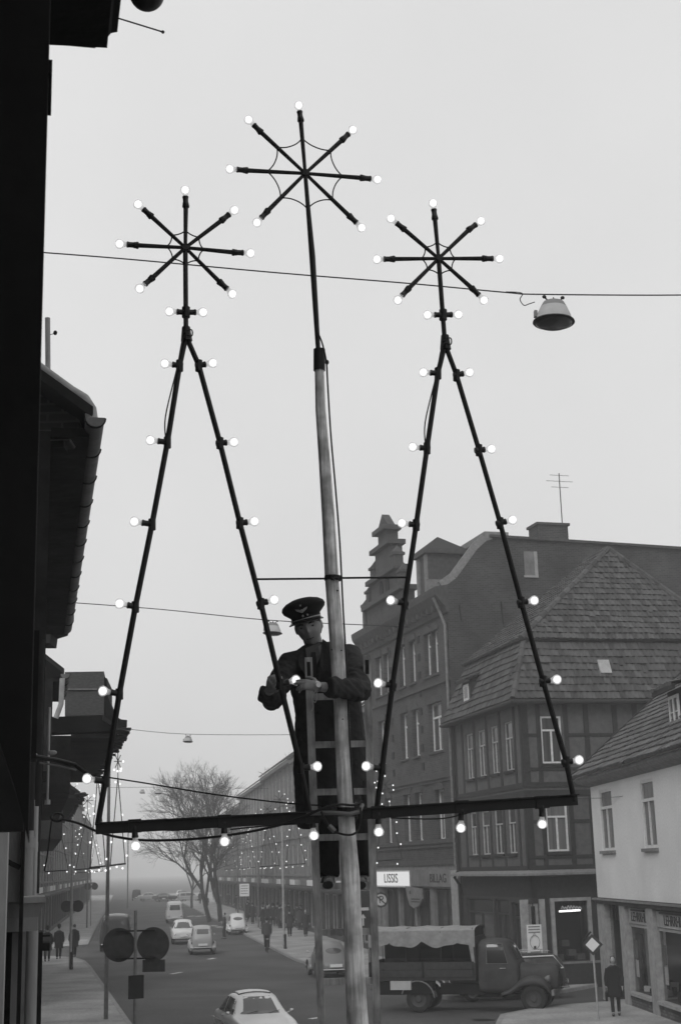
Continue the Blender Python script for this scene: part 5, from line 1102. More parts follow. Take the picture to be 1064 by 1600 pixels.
def car(style, paint, loc, head, label, group='cars in the street', sunroof=False, lights=False, roof=None, cat='car'):
    """head = azimuth of travel in degrees (0 = away from the camera)"""
    S = CARS[style]; r = thing('car', label, cat, loc, math.radians(90 - head), group)
    me, bv = car_body(S['st']); obj('body', me, paint, r)
    for sd in (-1, 1):
        for c in S['side']: decal(bv, c, 'y', sd).build('side_window', 'carglass', r, smooth=True)
    decal(bv, S['front'], 'x', 1).build('windscreen', 'carglass', r, smooth=True)
    if S['rear']: decal(bv, S['rear'], 'x', -1).build('rear_window', 'carglass', r, smooth=True)
    else: decal(bv, None, 'x', -1, ellipse=(0, 1.13, .34, .115)).build('rear_window', 'carglass', r, smooth=True)
    L = S['L']
    for s_ in (-1, 1):
        b = MB(); b.tube([(s_ * (L - .35), -.74, .40), (s_ * (L + .06), -.68, .40), (s_ * (L + .12), 0, .40), (s_ * (L + .06), .68, .40), (s_ * (L - .35), .74, .40)], .05, 8, True, .6); bo = b.build('bumper', 'chrome', r, smooth=True)
        MB().box(s_ * (L + .15) - .012, s_ * (L + .15) + .012, -.26, .26, .50, .62).build('number_plate', 'sign_white', bo)
        for sd in (-1, 1):
            yy_ = .56 if not S.get('fender') else .6
            xx_ = L - (.02 if not S.get('fender') else (.42 if s_ > 0 else .22))
            l_ = MB(Matrix.Translation((s_ * xx_, sd * yy_, .64 if not S.get('fender') else .66)) @ zto((s_, 0, .12))); R_ = .085 if s_ > 0 else .055
            l_.lathe([(R_ * 1.12, -.08), (R_ * 1.15, .0), (R_, .02), (R_ * .6, .045), (.001, .05)], 14)
            l_.build('headlight' if s_ > 0 else 'tail_light', ('headlamp' if lights else 'chrome') if s_ > 0 else 'car_dark', r, smooth=True)
    wheels(r, S['ax'], S['yw'], .95 if style != 'van' else 1.)
    if S.get('fender'):
        for x in S['ax']:
            for sd in (-1, 1):
                f = MB(); R = []
                for k in range(11):
                    t = math.pi * (1.08 - 1.16 * k / 10); R.append([(x + (.45 + a) * math.cos(t) * (1.12 if (x > 0) == (math.cos(t) > 0) else 1), sd * (.50 + b), .30 + (.36 + a) * math.sin(t)) for a, b in ((0, .27), (.04, .25), (.07, .16), (.09, 0), (.02, 0))])
                f.rings(R); obj('fender', solid(f, [('SUBSURF', dict(levels=1))]), paint, r)
        for sd in (-1, 1): MB().box(-.75, .75, sd * .62 - .08, sd * .62 + .08, .26, .30).build('running_board', 'rubber', r)
        decal(bv, None, 'x', -1, .004, ellipse=(0, .72, .44, .17)).build('boot_lid', paint, r, smooth=True)
    else:
        for sd in (-1, 1):
            for x in S['ax']:
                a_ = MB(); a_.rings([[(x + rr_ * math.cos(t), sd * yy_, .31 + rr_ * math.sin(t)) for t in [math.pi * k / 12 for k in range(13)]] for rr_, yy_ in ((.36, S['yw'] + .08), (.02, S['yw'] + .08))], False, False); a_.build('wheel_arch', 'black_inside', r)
            b = MB(); b.beam((-L + .3, sd * .802, .74), (L - .35, sd * .80, .74), .015, .03); b.build('trim_strip', 'chrome', r)
        if style == 'sedan': decal(bv, ((-.42, .52), (.42, .52), (.42, .68), (-.42, .68)), 'x', 1).build('grille', 'zinc', r, smooth=True)
    for sd in (-1, 1):
        b = MB(); b.box(-.38, -.22, sd * .79 - .02, sd * .79 + .02, .88, .905) if not S.get('fender') else b.box(-.38, -.24, sd * .675 - .02, sd * .675 + .02, .88, .905); b.build('door_handle', 'chrome', r)
        b = MB(); b.ell((.72, sd * (.83 if not S.get('fender') else .78), 1.02), (.02, .055, .04), None, 10, 6); b.tube([(.70, sd * .70, .96), (.72, sd * .84, 1.01)], .008, 5); b.build('mirror', 'chrome', r)
    for sd in (-.28, .28):
        b = MB(); b.tube([(1.0, sd - .1, 1.0), (.86, sd + .2, 1.05)], .008, 5); b.build('wiper', 'iron', r)
    if sunroof:
        d = MB(); zf = []
        for j in range(7):
            zf.append([V((-.75 + .8 * j / 6, -.42 + .84 * i / 6, 0)) for i in range(7)])
        for row in zf:
            for q in row:
                h = bv.ray_cast(V((q.x, q.y, 5)), V((0, 0, -1))); q.z = h[0].z + .03
        d.rings(zf, False, False); ro = d.build('sunroof', paint, r, smooth=True)
        b = MB(); b.tube([zf[0][0] - V((0, 0, .015)), zf[0][6] - V((0, 0, .015)), zf[6][6] - V((0, 0, .015)), zf[6][0] - V((0, 0, .015)), zf[0][0] - V((0, 0, .015))], .014, 5); b.build('sunroof_seal', 'iron', ro)
    if roof:
        d = MB(); zf = [[V((-1.05 + 1.3 * j / 8, -.48 + .96 * i / 6, 0)) for i in range(7)] for j in range(9)]
        for row in zf:
            for q in row: h = bv.ray_cast(V((q.x, q.y, 5)), V((0, 0, -1))); q.z = h[0].z + .006
        d.rings(zf, False, False); d.build('roof_panel', roof, r, smooth=True)
    return r
def gp(x, y): q = atZ(x, y); q.z = 0; return q
c = atY(398, 1600, 39.); c.z = 0
car('sedan', 'car_white', c, 180 - 15, 'white saloon with sunroof and lit headlamp driving towards the mast', sunroof=True, lights=True)
car('beetle', 'car_grey', gp(503, 1531) + V((.25, 1.9, 0)), -10, 'grey round-backed car parked at the kerb behind the mast')
car('old', 'car_light', gp(311, 1492) + V((0, 1.6, 0)), -8, 'old pale car with separate fenders driving away in the middle of the road')
car('estate', 'car_white', gp(281, 1476) + V((0, 2, 0)), 172, 'white estate car just ahead of the old fendered car')
car('van', 'car_white', gp(269, 1443) + V((0, 2, 0)), 172, 'white van coming down the road behind the estate car')
car('van', 'car_dark', gp(173, 1487) + V((0, 2, 0)), -8, 'dark van with pale roof parked behind the round signs', roof='car_light').scale = (1.12, 1.18, 1.1)
car('beetle', 'car_white', gp(367, 1461) + V((0, 2, 0)), -8, 'white round-backed car parked beside the crossing man')
car('sedan', 'car_dark', gp(256, 1409), -8, 'small dark car far down the middle of the road')
car('sedan', 'car_light', atY(235, 1391, 250).xy.to_3d(), 80, 'pale car crossing at the far junction')
car('sedan', 'car_dark', atY(258, 1391, 245).xy.to_3d(), 80, 'dark car crossing at the far junction')
car('estate', 'car_light', atY(298, 1390, 235).xy.to_3d(), 70, 'pale car turning near the far shop-side pavement')
car('sedan', 'car_white', atY(282, 1388, 270).xy.to_3d(), 172, 'faint pale car beyond the far junction')
car('van', 'car_dark', atY(214, 1390, 260).xy.to_3d(), -8, 'faint dark van before the far junction')
car('sedan', 'car_dark', gp(287, 1404), 172, 'low dark car coming out of the haze')
ec = car('estate', 'car_dark', gp(790, 1561), -94, 'dark estate car with roof rack and bright window trim behind the truck bonnet')
for sd in (-1, 1):
    MB().tube([(.75, sd * .74, .98), (.38, sd * .625, 1.38), (-1.6, sd * .625, 1.42), (-1.92, sd * .70, 1.02), (.75, sd * .80, .97)], .022, 6).build('window_trim', 'sign_white', ec)
    MB().tube([(.2, sd * .5, 1.56), (-1.5, sd * .5, 1.57)], .014, 6).build('roof_rack', 'chrome', ec)
    for x in (.1, -.7, -1.4): MB().tube([(x, sd * .5, 1.44), (x, sd * .5, 1.57)], .012, 5).build('rack_foot', 'chrome', ec)
# ------------------------------------------------------------------ truck
a, b = gp(664, 1578), gp(841, 1578); dt = (b - a).normalized(); tc_ = a.lerp(b, .5)
TRIM = RIM.copy(); TRIM.materials.clear(); TRIM.materials.append(MATS['truck_paint'])
tk = thing('truck', 'dark old bonneted truck with scalloped canvas top and open flatbed side', 'truck', tc_, math.atan2(dt.y, dt.x))
WB = (b - a).length; X0, X1 = -WB / 2, WB / 2; s_ = .41 / .32
for x in (X0, X1):
    for sd in (-1, 1):
        w_ = inst('wheel', TYRE, tk, Matrix.Translation((x, sd * .78, .41)) @ Matrix.Rotation(0 if sd < 0 else math.pi, 4, 'Z') @ Matrix.Diagonal((s_, s_ * 1.1, s_, 1))); inst('rim', TRIM, w_, Matrix())
def tpx(x, y): h = hit(x, y, tc_ - V((-dt.y, dt.x, 0)) * .95, V((-dt.y, dt.x, 0))); return (h - tc_).dot(dt), h.z
RX = tpx(577, 1500)[0]; CX = tpx(743, 1500)[0]; zb0, zb1 = tpx(660, 1527)[1], tpx(660, 1503)[1]; zc0, zc1 = tpx(660, 1470)[1], tpx(660, 1451)[1]
MB().box(RX + .1, X1 + .5, -.4, .4, .5, .68).build('chassis', 'black_inside', tk)
MB().box(RX, CX - .03, -.97, .97, zb0 - .1, zb0).build('bed_floor', 'truck_wood', tk)
for sd in (-1, 1):
    for k in range(2): MB().box(RX, CX - .05, sd * .985 - .02, sd * .985 + .02, zb0 + .005 + k * (zb1 - zb0) / 2, zb0 + (k + 1) * (zb1 - zb0) / 2 - .008).build('side_board', 'truck_wood', tk)
    for x in (RX + .02, (RX + CX) / 2, CX - .12): MB().box(x, x + .06, sd * 1.012 - .008, sd * 1.012 + .008, zb0, zb1).build('board_strap', 'iron', tk)
MB().box(RX - .03, RX, -.97, .97, zb0, zb1).build('tail_board', 'truck_wood', tk); MB().box(CX - .06, CX - .02, -.97, .97, zb0, zc0 + .1).build('head_board', 'truck_wood', tk)
# canvas: roof sheet with a scalloped hanging edge on each side
mb = MB(); n_ = 60; rows = []
for j in range(n_ + 1):
    u = j / n_; x = RX + (CX - RX) * u; sag = .035 * abs(math.sin(u * math.pi * 4)); hem = zc0 - .03 - .17 * abs(math.sin((u ** .85) * math.pi * 3.3 + .5)) ** .7 - .03 * math.sin(u * 31 + 1)
    wv = .012 * math.sin(u * 70); rows.append([(x, -1.0 - wv, hem), (x, -.985 + wv, (hem + zc1) / 2), (x, -.96, zc1 - .07), (x, -.80, zc1 - sag * .3), (x, -.4, zc1 + .04 - sag), (x, 0, zc1 + .06 - sag), (x, .4, zc1 + .04 - sag), (x, .8, zc1), (x, .96, zc1 - .07), (x, .985, (hem + zc1) / 2), (x, 1.0 + wv, hem)])
mb.rings(rows, False, False); mb.build('canvas_top', 'canvas', tk, smooth=True)
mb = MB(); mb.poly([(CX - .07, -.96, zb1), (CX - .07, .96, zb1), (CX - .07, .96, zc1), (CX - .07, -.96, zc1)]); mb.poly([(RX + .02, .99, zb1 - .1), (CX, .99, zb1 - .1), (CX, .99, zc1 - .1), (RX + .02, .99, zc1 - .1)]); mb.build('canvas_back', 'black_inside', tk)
mb = MB(); mb.prism([(CX - .22, -1.0, zc0), (CX - .08, -1.0, zc0 + .05), (CX - .02, -1.0, zb1 - .05), (CX - .12, -1.0, zb1)], (0, .02, 0)); mb.build('canvas_flap', 'canvas', tk)
for x in (RX + .05, RX + (CX - RX) * .35, RX + (CX - RX) * .68): MB().tube([(x, -.95, zb1 - .1), (x, -.95, zc1 - .1), (x, -.7, zc1), (x, .7, zc1), (x, .95, zc1 - .1), (x, .95, zb1 - .1)], .02, 6).build('bow', 'iron', tk)
# cab, bonnet and wings
def trk_loft(st, name, mt_, sub=2, par=None):
    mb = MB(); mb.rings([[(x, y, z) for y, z in h] + [(x, -y, z) for y, z in h[-2:0:-1]] for x, h in st]); me = solid(mb, [('SUBSURF', dict(levels=sub, render_levels=sub))]); bm = bmesh.new(); bm.from_mesh(me); bv = BVHTree.FromBMesh(bm); bm.free(); obj(name, me, mt_, par or tk); return bv
ZR = tpx(770, 1468)[1]; ZB_ = tpx(775, 1508)[1]; F0 = tpx(800, 1500)[0]; HX = tpx(866, 1500)[0]
def cs(wb_, wr_, zb_, zm, zr_): return [(0, zb_), (wb_ * .9, zb_), (wb_, zb_ + .12), (wb_, zm - .1), (wb_ * .99, zm), (wr_ + .04, zm + (zr_ - zm) * .6), (wr_, zr_ - .1), (wr_ * .7, zr_ - .01), (0, zr_ + .03)]
cabbv = trk_loft([(CX + .0, cs(.84, .74, .62, ZB_, ZR - .12)), (CX + .06, cs(.88, .78, .58, ZB_, ZR - .02)), (CX + .45, cs(.89, .78, .56, ZB_, ZR)), (F0 - .28, cs(.88, .76, .56, ZB_, ZR - .03)), (F0 - .12, cs(.87, .74, .56, ZB_, ZR - .14)), (F0 + .10, cs(.84, .70, .56, ZB_ - .02, ZB_ + .12)), (F0 + .18, cs(.80, .6, .58, ZB_ - .05, ZB_ + .04))], 'cab', 'truck_paint')
for sd in (-1, 1):
    a0, a1 = tpx(759, 1500)[0], tpx(792, 1500)[0]
    dr = decal(cabbv, ((CX + .08, .72), (F0 - .02, .72), (F0 - .02, ZB_ + .005), (CX + .08, ZB_ + .005)), 'y', sd, .006).build('door', 'truck_paint', tk, smooth=True)
    decal(cabbv, ((a0, ZB_ + .04), (a1 - .02, ZB_ + .04), (a1 - .16, ZR - .14), (a0, ZR - .14)), 'y', sd, .009).build('side_window', 'pane', dr, smooth=True)
    MB().box(F0 - .42, F0 - .22, sd * .905 - .02, sd * .905 + .02, ZB_ - .12, ZB_ - .085).build('door_handle', 'chrome', dr)
    q = [(a0, ZB_ + .04), (a1, ZB_ + .04), (a1 - .17, ZR - .13), (a0, ZR - .13), (a0, ZB_ + .04)]
    mb = MB(); mb.tube([(x, sd * (.905 - max(0, z - ZB_) * .2), z) for x, z in q], .012, 6); mb.build('window_frame', 'zinc', dr)
decal(cabbv, ((-.62, ZB_ + .14), (.62, ZB_ + .14), (.58, ZR - .16), (-.58, ZR - .16)), 'x', 1).build('windscreen', 'carglass', tk, smooth=True)
zh = tpx(835, 1502)[1]
def hsx(w_, zb_, zt): return [(0, zb_), (w_, zb_), (w_, zb_ + .2), (w_ * .96, zt - .16), (w_ * .7, zt - .04), (0, zt)]
trk_loft([(F0 + .02, hsx(.62, .7, ZB_ + .05)), (F0 + .08, hsx(.62, .7, ZB_ + .04)), (F0 + .6, hsx(.55, .7, ZB_ - .03)), (HX - .22, hsx(.44, .66, zh - .08)), (HX - .02, hsx(.38, .64, zh - .14)), (HX + .04, hsx(.34, .66, zh - .24))], 'bonnet', 'truck_paint')
for sd in (-1, 1):
    mb = MB(); R = []
    prof = [(X1 - 1.05, .62, .14), (X1 - .75, .68, .2), (X1 - .5, .92, .26), (X1 - .25, 1.06, .3), (X1 + .05, 1.1, .3), (X1 + .3, 1.04, .28), (X1 + .48, .86, .24), (X1 + .56, .66, .18)]
    for x, zt, h in prof:
        R.append([(x, sd * .42, zt - h), (x, sd * .90, zt - h), (x, sd * .98, zt - h * .7), (x, sd * .97, zt - .08), (x, sd * .86, zt), (x, sd * .42, zt + .03)])
    mb.rings(R); obj('wing', solid(mb, [('SUBSURF', dict(levels=2))]), 'truck_paint', tk)
    l_ = MB(Matrix.Translation((X1 + .5, sd * .62, .98)) @ zto((1, 0, 0))); l_.lathe([(.05, -.16), (.1, -.08), (.11, 0), (.09, .02), (.001, .04)], 14); l_.build('headlight', 'zinc', tk, smooth=True)
    mb = MB(); mb.rings([[(X0 + r_ * math.cos(t), y_, .43 + r_ * math.sin(t)) for r_, y_ in ((.52, sd * .98), (.55, sd * .98), (.55, sd * .6), (.52, sd * .6))] for t in [math.pi * (.02 + .9 * k / 14) for k in range(15)]]); mb.build('mudguard', 'lead', tk, smooth=True)
    MB().box(CX - .1, X1 - .95, sd * .78 - .14, sd * .78 + .14, .42, .47).build('running_board', 'iron', tk)
MB().box(X1 + .56, X1 + .64, -.85, .85, .5, .66).build('bumper', 'lead', tk); MB().box(HX - .02, HX + .05, -.26, .26, .72, 1.2).build('grille', 'iron', tk)
q0, q1 = tpx(610, 1532)[0], tpx(642, 1532)[0]; MB().box(q0, q1, -1.0, -.7, zb0 - .38, zb0 - .11).build('tool_box', 'lamp_pale', tk)
MB().box(RX + .2, X0 + .5, -.9, -.5, .55, zb0 - .12).build('underbody', 'black_inside', tk); MB().box(X0 + .7, CX + .2, -.75, -.3, .55, .85).build('fuel_tank', 'black_inside', tk)
dv = MB(); dv.ell((CX + .55, -.3, ZB_ + .28), (.09, .08, .12), None, 12, 9); dv.ell((CX + .5, -.3, ZB_ - .05), (.14, .22, .26), None, 12, 9); dvm = thing('person', 'driver in dark clothes sitting in the truck cab', 'person', tc_ + V((0, 0, .6)), math.atan2(dt.y, dt.x))
dme = solid(dv, [('REMESH', dict(mode='VOXEL', voxel_size=.02)), ('SMOOTH', dict(factor=.5, iterations=3))]); dme.transform(Matrix.Translation((0, 0, -.6))); obj('body', dme, 'cloth_dark', dvm)
# ------------------------------------------------------------------ pedestrians
def make_person(kind, label, loc, rot, stride=.16, coat=1, hat=False, bag=False, h=1.7, coatm='cloth_dark', legs='cloth_dark', skirt=False, cloth2=None, cat='person', group='people on the pavements'):
    r = thing('person', label, cat, loc, rot, group); s = h / 1.75
    body = MB()                                               # x = side, y = walking direction
    body.ell((0, .02, 1.63), (.075, .09, .115), None, 14, 10); body.ell((0, .11, 1.61), (.014, .018, .02), None, 8, 6); body.tube([(0, 0, 1.55), (0, 0, 1.42)], [.055, .06], 10)
    body.rings([ring(V((0, 0, 1.44)), .12, .08), ring(V((0, 0, 1.36)), .19, .10), ring(V((0, 0, 1.15)), .16, .10), ring(V((0, 0, .95)), .165, .105), ring(V((0, 0, .85)), .16, .10)])
    L_ = []
    for sd in (-1, 1):
        f = stride * sd
        k_ = V((sd * .095, f * .55 + .03, .48)); an = V((sd * .09, f, .09)); L_.append((k_, an))
        body.tube([V((sd * .09, 0, .88)), k_, an], [.085, .058, .042], 10); body.tube([an + V((0, -.06, -.045)), an + V((0, .06, -.05)), an + V((0, .15, -.06))], [.035, .04, .028], 8)
        e_ = V((sd * .24, -f * .25 + .02, 1.10)); hnd = V((sd * .24, -f * .7 + .06, .84)); body.tube([V((sd * .17, 0, 1.38)), e_, hnd], [.055, .045, .032], 8)
        body.ell(hnd + V((0, .01, -.05)), (.02, .035, .06), None, 8, 6)
        for q in range(4): body.tube([hnd + V((0, -.02 + q * .016, -.08)), hnd + V((0, -.015 + q * .016, -.14 + abs(q - 1) * .008))], .008, 5)
        body.tube([hnd + V((0, .03, -.04)), hnd + V((-sd * .01, .055, -.09))], .009, 5)
    sc_ = Matrix.Diagonal((s, s, s, 1))
    me = solid(body, [('REMESH', dict(mode='VOXEL', voxel_size=.018)), ('SMOOTH', dict(factor=.4, iterations=2))]); me.transform(sc_); obj('body', me, 'skin_far', r)
    ct_ = MB(); zb_ = {0: .8, 1: .55, 2: .42}[coat]; fl = .2 + .05 * coat
    ct_.rings([ring(V((0, 0, 1.49)), .075, .07), ring(V((0, 0, 1.44)), .16, .10), ring(V((0, 0, 1.38)), .215, .125), ring(V((0, 0, 1.15)), .195, .13), ring(V((0, 0, .95)), .205, .14), ring(V((0, 0, zb_)), fl, .13 + abs(stride) * .35)])
    for sd in (-1, 1):
        f = stride * sd; ct_.tube([V((sd * .18, 0, 1.39)), V((sd * .245, -f * .25 + .02, 1.10)), V((sd * .24, -f * .66 + .055, .87))], [.075, .065, .055], 10)
    me = solid(ct_, [('REMESH', dict(mode='VOXEL', voxel_size=.02)), ('SMOOTH', dict(factor=.5, iterations=2))]); me.transform(sc_); obj('coat', me, coatm, r)
    t_ = MB()
    for k_, an in L_: t_.tube([V((k_.x, 0, .86)), k_, an + V((0, 0, .03))], [.10, .075, .062] if not skirt else [.09, .06, .05], 10)
    me = t_.mesh('trousers', True); me.transform(sc_); obj('stockings' if skirt else 'trousers', me, legs, r)
    for k_, an in L_:
        sh = MB(); sh.rings([ring(an + V((0, -.07, -.04)), .035, .045, 10, V((1, 0, 0)), V((0, 0, 1))), ring(an + V((0, .03, -.045)), .042, .045, 10, V((1, 0, 0)), V((0, 0, 1))), ring(an + V((0, .17, -.065)), .035, .022, 10, V((1, 0, 0)), V((0, 0, 1)))]); me = sh.mesh('shoe', True); me.transform(sc_); obj('shoe', me, 'shoe', r)
    hm = MB(); hm.ell((0, -.03, 1.675), (.084, .088, .092), None, 14, 9)
    if skirt: hm.ell((0, -.05, 1.60), (.09, .07, .10), None, 12, 8)
    if hat: hm.lathe([(.15, 1.70), (.15, 1.712), (.10, 1.715), (.095, 1.80), (.06, 1.83), (.001, 1.82)], 18)
    me = hm.mesh('hair', True); me.transform(sc_); obj('hat' if hat else 'hair', me, 'hair', r)
    if bag:
        bg_ = MB(); bg_.box(.22, .30, -.16, .16, .44, .70); bg_.tube([(.26, -.1, .7), (.26, -.08, .82), (.26, .08, .82), (.26, .1, .7)], .012, 6); me = bg_.mesh('bag'); me.transform(sc_); bo = obj('handbag', me, 'shoe', r)
    return r
def pr(a): return math.radians(a)
make_person('w', 'woman in a dark coat with handbag walking past the shop windows', gp(963, 1594) + V((0, 0, .125)), pr(170), .12, 1, bag=True, h=1.66, skirt=True, group='people on the pavements')
protoA = make_person('m', 'man in a dark coat walking up the shop-side pavement past the pale mast', gp(453, 1466) + V((0, 0, .125)), pr(8), .18, 1, h=1.75)
protoB = make_person('m', 'man in grey jacket riding a bicycle near the shop-side kerb', gp(417, 1488) + V((.03, -.2, .16)), pr(8), .05, 0, h=1.74, coatm='cloth_mid', legs='cloth_dark')
bq = gp(417, 1488); byc = thing('bicycle', 'bicycle ridden by the man in grey jacket near the shop-side kerb', 'bicycle', bq, pr(8))
for yw in (-.5, .55):
    wm = MB(); wm.tube([(0, yw + .34 * math.cos(t), .36 + .34 * math.sin(t)) for t in [k * math.pi / 12 for k in range(25)]], .02, 6); wo = wm.build('wheel', 'rubber', byc)
    sp_ = MB(); [sp_.tube([(0, yw, .36), (0, yw + .33 * math.cos(t), .36 + .33 * math.sin(t))], .004, 4) for t in [k * math.pi / 5 for k in range(10)]]; sp_.build('spokes', 'zinc', wo)
fm_ = MB(); [fm_.tube(q, .016, 6) for q in (((0, -.5, .36), (0, -.15, .85)), ((0, -.5, .36), (0, -.02, .3)), ((0, -.02, .3), (0, -.18, .95)), ((0, -.02, .3), (0, .42, .85)), ((0, -.15, .85), (0, .42, .88)), ((0, .55, .36), (0, .4, 1.0)))]; fm_.build('frame', 'bicycle', byc)
MB().tube([(-.28, .3, 1.02), (-.2, .42, 1.05), (.2, .42, 1.05), (.28, .3, 1.02)], .013, 6).build('handlebar', 'chrome', byc); MB().ell((0, -.2, .97), (.09, .13, .035), None, 12, 7).build('saddle', 'shoe', byc); MB().box(-.07, .07, -.75, -.3, .74, .76).build('carrier', 'lamp_pale', byc)
protoC = make_person('m', 'woman in a mid-grey coat standing in the crowd by the shops', gp(434, 1448) + V((0, 0, .125)), pr(200), .05, 1, h=1.64, coatm='cloth_mid', skirt=True)
protoD = make_person('m', 'man with hat walking away in the pair on the near-side pavement', gp(92, 1502) + V((0, 0, .125)), pr(14), .2, 1, hat=True, h=1.76)
def ppl(p, x, y, az_, label, kerb=True): copy_thing(p, gp(x, y) + V((0, 0, .125 if kerb else 0)), pr(az_), label)
ppl(protoA, 116, 1499, 20, 'bare-headed companion beside the man with hat on the near-side pavement')
ppl(protoD, 74, 1506, 10, 'person half hidden behind the near facade on the near-side pavement')
ppl(protoB, 351, 1467, 95, 'man crossing the road beside the white parked car', False)
for k, (p, x, y, a_, lb) in enumerate(((protoA, 478, 1466, 190, 'dark-coated man close to the ladder rail on the shop-side pavement'), (protoD, 323, 1424, 10, 'man with hat walking far up by the tree'), (protoA, 313, 1414, 8, 'figure ahead of the man with hat by the tree'),
        (protoA, 395, 1446, 12, 'crowd figure next to the white sign panel'), (protoD, 388, 1438, 185, 'hatted crowd figure beside the white sign panel'), (protoC, 402, 1444, 10, 'grey-coated crowd figure walking up the pavement'), (protoA, 412, 1447, 170, 'crowd figure just behind the man in grey jacket'),
        (protoC, 421, 1447, 190, 'grey-coated crowd figure near the shop doors'), (protoD, 427, 1450, 0, 'hatted crowd figure near the shop doors'), (protoA, 437, 1453, 12, 'crowd figure close to the pale mast'), (protoC, 446, 1446, 175, 'grey-coated figure behind the pale mast'),
        (protoA, 462, 1446, 5, 'figure at the awning edge behind the pale mast'), (protoD, 469, 1450, 190, 'hatted figure by the shop window under the awning'), (protoA, 370, 1425, 8, 'distant walker beyond the white parked car'), (protoC, 345, 1420, 180, 'distant grey-coated figure under the tree'),
        (protoD, 357, 1418, 10, 'distant hatted figure under the tree'), (protoA, 514, 1462, 10, 'dark figure standing beyond the grey parked car'), (protoC, 507, 1458, 200, 'grey-coated figure standing beyond the grey parked car'), (protoA, 335, 1408, 0, 'faint walker far up the shop-side pavement'))):
    ppl(p, x, y, a_, lb)
rc = random.Random(5)
for k in range(22):
    x = rc.uniform(384, 476); y = rc.uniform(1434, 1452) + (x - 384) * .09
    ppl([protoA, protoD, protoA, protoC][k % 4], x, y, rc.choice([5, 10, 185, 190, 60, 250]), ['dark bare-headed figure', 'dark hatted figure', 'dark bare-headed figure', 'mid-grey coated woman'][k % 4] + ' in the crowd before the far shops')
for o in COL.objects:
    if str(o.get('label', '')).endswith('in the crowd before the far shops'): o['group'] = 'crowd before the far shops'
for x, y, lb in ((446, 1486, 'short dark post at the foot of the pale mast'), (112, 1519, 'short dark post at the foot of the light mast at the pavement end')):
    bb = MB(); bb.lathe([(.09, 0), (.09, .1), (.075, .12), (.07, .72), (.08, .74), (.07, .8), (.001, .83)], 12, Matrix.Translation(gp(x, y) + V((0, 0, .12)))); tag(bb.build('bollard', 'iron', None, smooth=True), lb, 'post')
# ------------------------------------------------------------------ hanging street lamps and span wires
def span(pts_, r, label): return tag(MB().tube(smooth_pts([atY(*q) for q in pts_], 5), r, 5).build('span_wire', 'wire'), label, 'wire')
def hang_lamp(px, py, Y, wpx, label, tilt=.05):
    P = atY(px, py, Y); s_ = wpx * Y / 2222 / .5
    r = thing('hanging_lamp', label, 'street lamp', P - V((0, 0, .24 * s_)), math.radians(4), 'street lamps hung over the road'); T_ = Matrix.Translation((0, 0, .05 * s_)) @ Matrix.Rotation(tilt, 4, 'Y') @ Matrix.Diagonal((s_, s_, s_, 1))
    def b(prof, nm, mt_): m_ = MB(T_); m_.lathe(prof, 28); m_.build(nm, mt_, r, smooth=True)
    b([(.12, .17), (.125, .165), (.16, .10)], 'upper_housing', 'lamp_grey'); b([(.16, .10), (.162, .095), (.205, -.005), (.215, -.06)], 'reflector', 'lamp_pale'); b([(.215, -.06), (.245, -.07), (.25, -.085), (.24, -.095), (.225, -.09)], 'rim', 'iron')
    m_ = MB(T_); m_.lathe([(.225, -.088), (.215, -.105), (.17, -.128), (.001, -.135)], 24); m_.build('glass_bowl', 'opal', r, smooth=True)
    for x in (-.11, .11):
        m_ = MB(T_); m_.ell((x, 0, .235), (.026, .02, .022), None, 10, 7); m_.build('pulley', 'iron', r, smooth=True)
    m_ = MB(T_); m_.tube([(-.11, 0, .23), (-.07, 0, .195), (0, 0, .185), (.07, 0, .195), (.11, 0, .23)], .009, 6); m_.tube([(0, 0, .16), (0, 0, .235)], [.025, .006], 6); m_.build('yoke', 'iron', r)
    m_ = MB(T_); m_.box(-.235, -.2, -.03, .03, -.03, .05); m_.build('side_clip', 'lamp_grey', r)
    return r
hang_lamp(863, 470, 15.5, 70, 'large enamel street lamp hanging alone in the open sky')
span([(60, 394, 15.2), (200, 405, 15.2), (430, 426, 15.3), (640, 443, 15.4), (790, 457, 15.5), (845, 460, 15.5), (1070, 461, 15.8), (1200, 455, 16)], .0085, 'span wire crossing the open sky behind the stars'); span([(790, 456, 15.5), (815, 458, 15.5), (812, 468, 15.5), (818, 477, 15.5), (826, 475, 15.5), (835, 472, 15.5)], .006, 'short feed wire looping to the large hanging lamp')
hang_lamp(426, 973, 36, 31, 'street lamp hanging beside the head of the man in cap')
span([(105, 941, 36), (250, 952, 36), (420, 969, 36), (580, 977, 36.5), (640, 980, 37)], .012, 'span wire behind the man in the cap')
hang_lamp(294, 1150, 72, 16, 'small street lamp hanging above the bare tree')
span([(190, 1138, 70), (290, 1147, 72), (450, 1148, 74), (560, 1146, 75)], .014, 'thin span wire above the bare tree')
hang_lamp(248, 1233, 112, 12, 'faint street lamp on the far span wire, larger of two'); hang_lamp(223, 1234, 128, 9, 'faint street lamp on the far span wire, smaller of two')
span([(150, 1231, 112), (250, 1230, 112), (420, 1232, 112)], .014, 'faint far span wire over the road')
tag(MB().tube(smooth_pts([atY(146, 1211, 8.8), atY(230, 1224, 8.6), atY(340, 1242, 8.4), atY(460, 1256, 8.2), atY(520, 1259, 8.08)], 5), .0045, 5).build('supply_wire', 'cable'), 'taut supply wire from the wall bracket to the mast', 'wire')
span([(690, 1247, 54), (760, 1243, 54), (940, 1247, 48), (1064, 1225, 40), (1200, 1205, 34)], .009, 'thin wire across the plastered house wall')
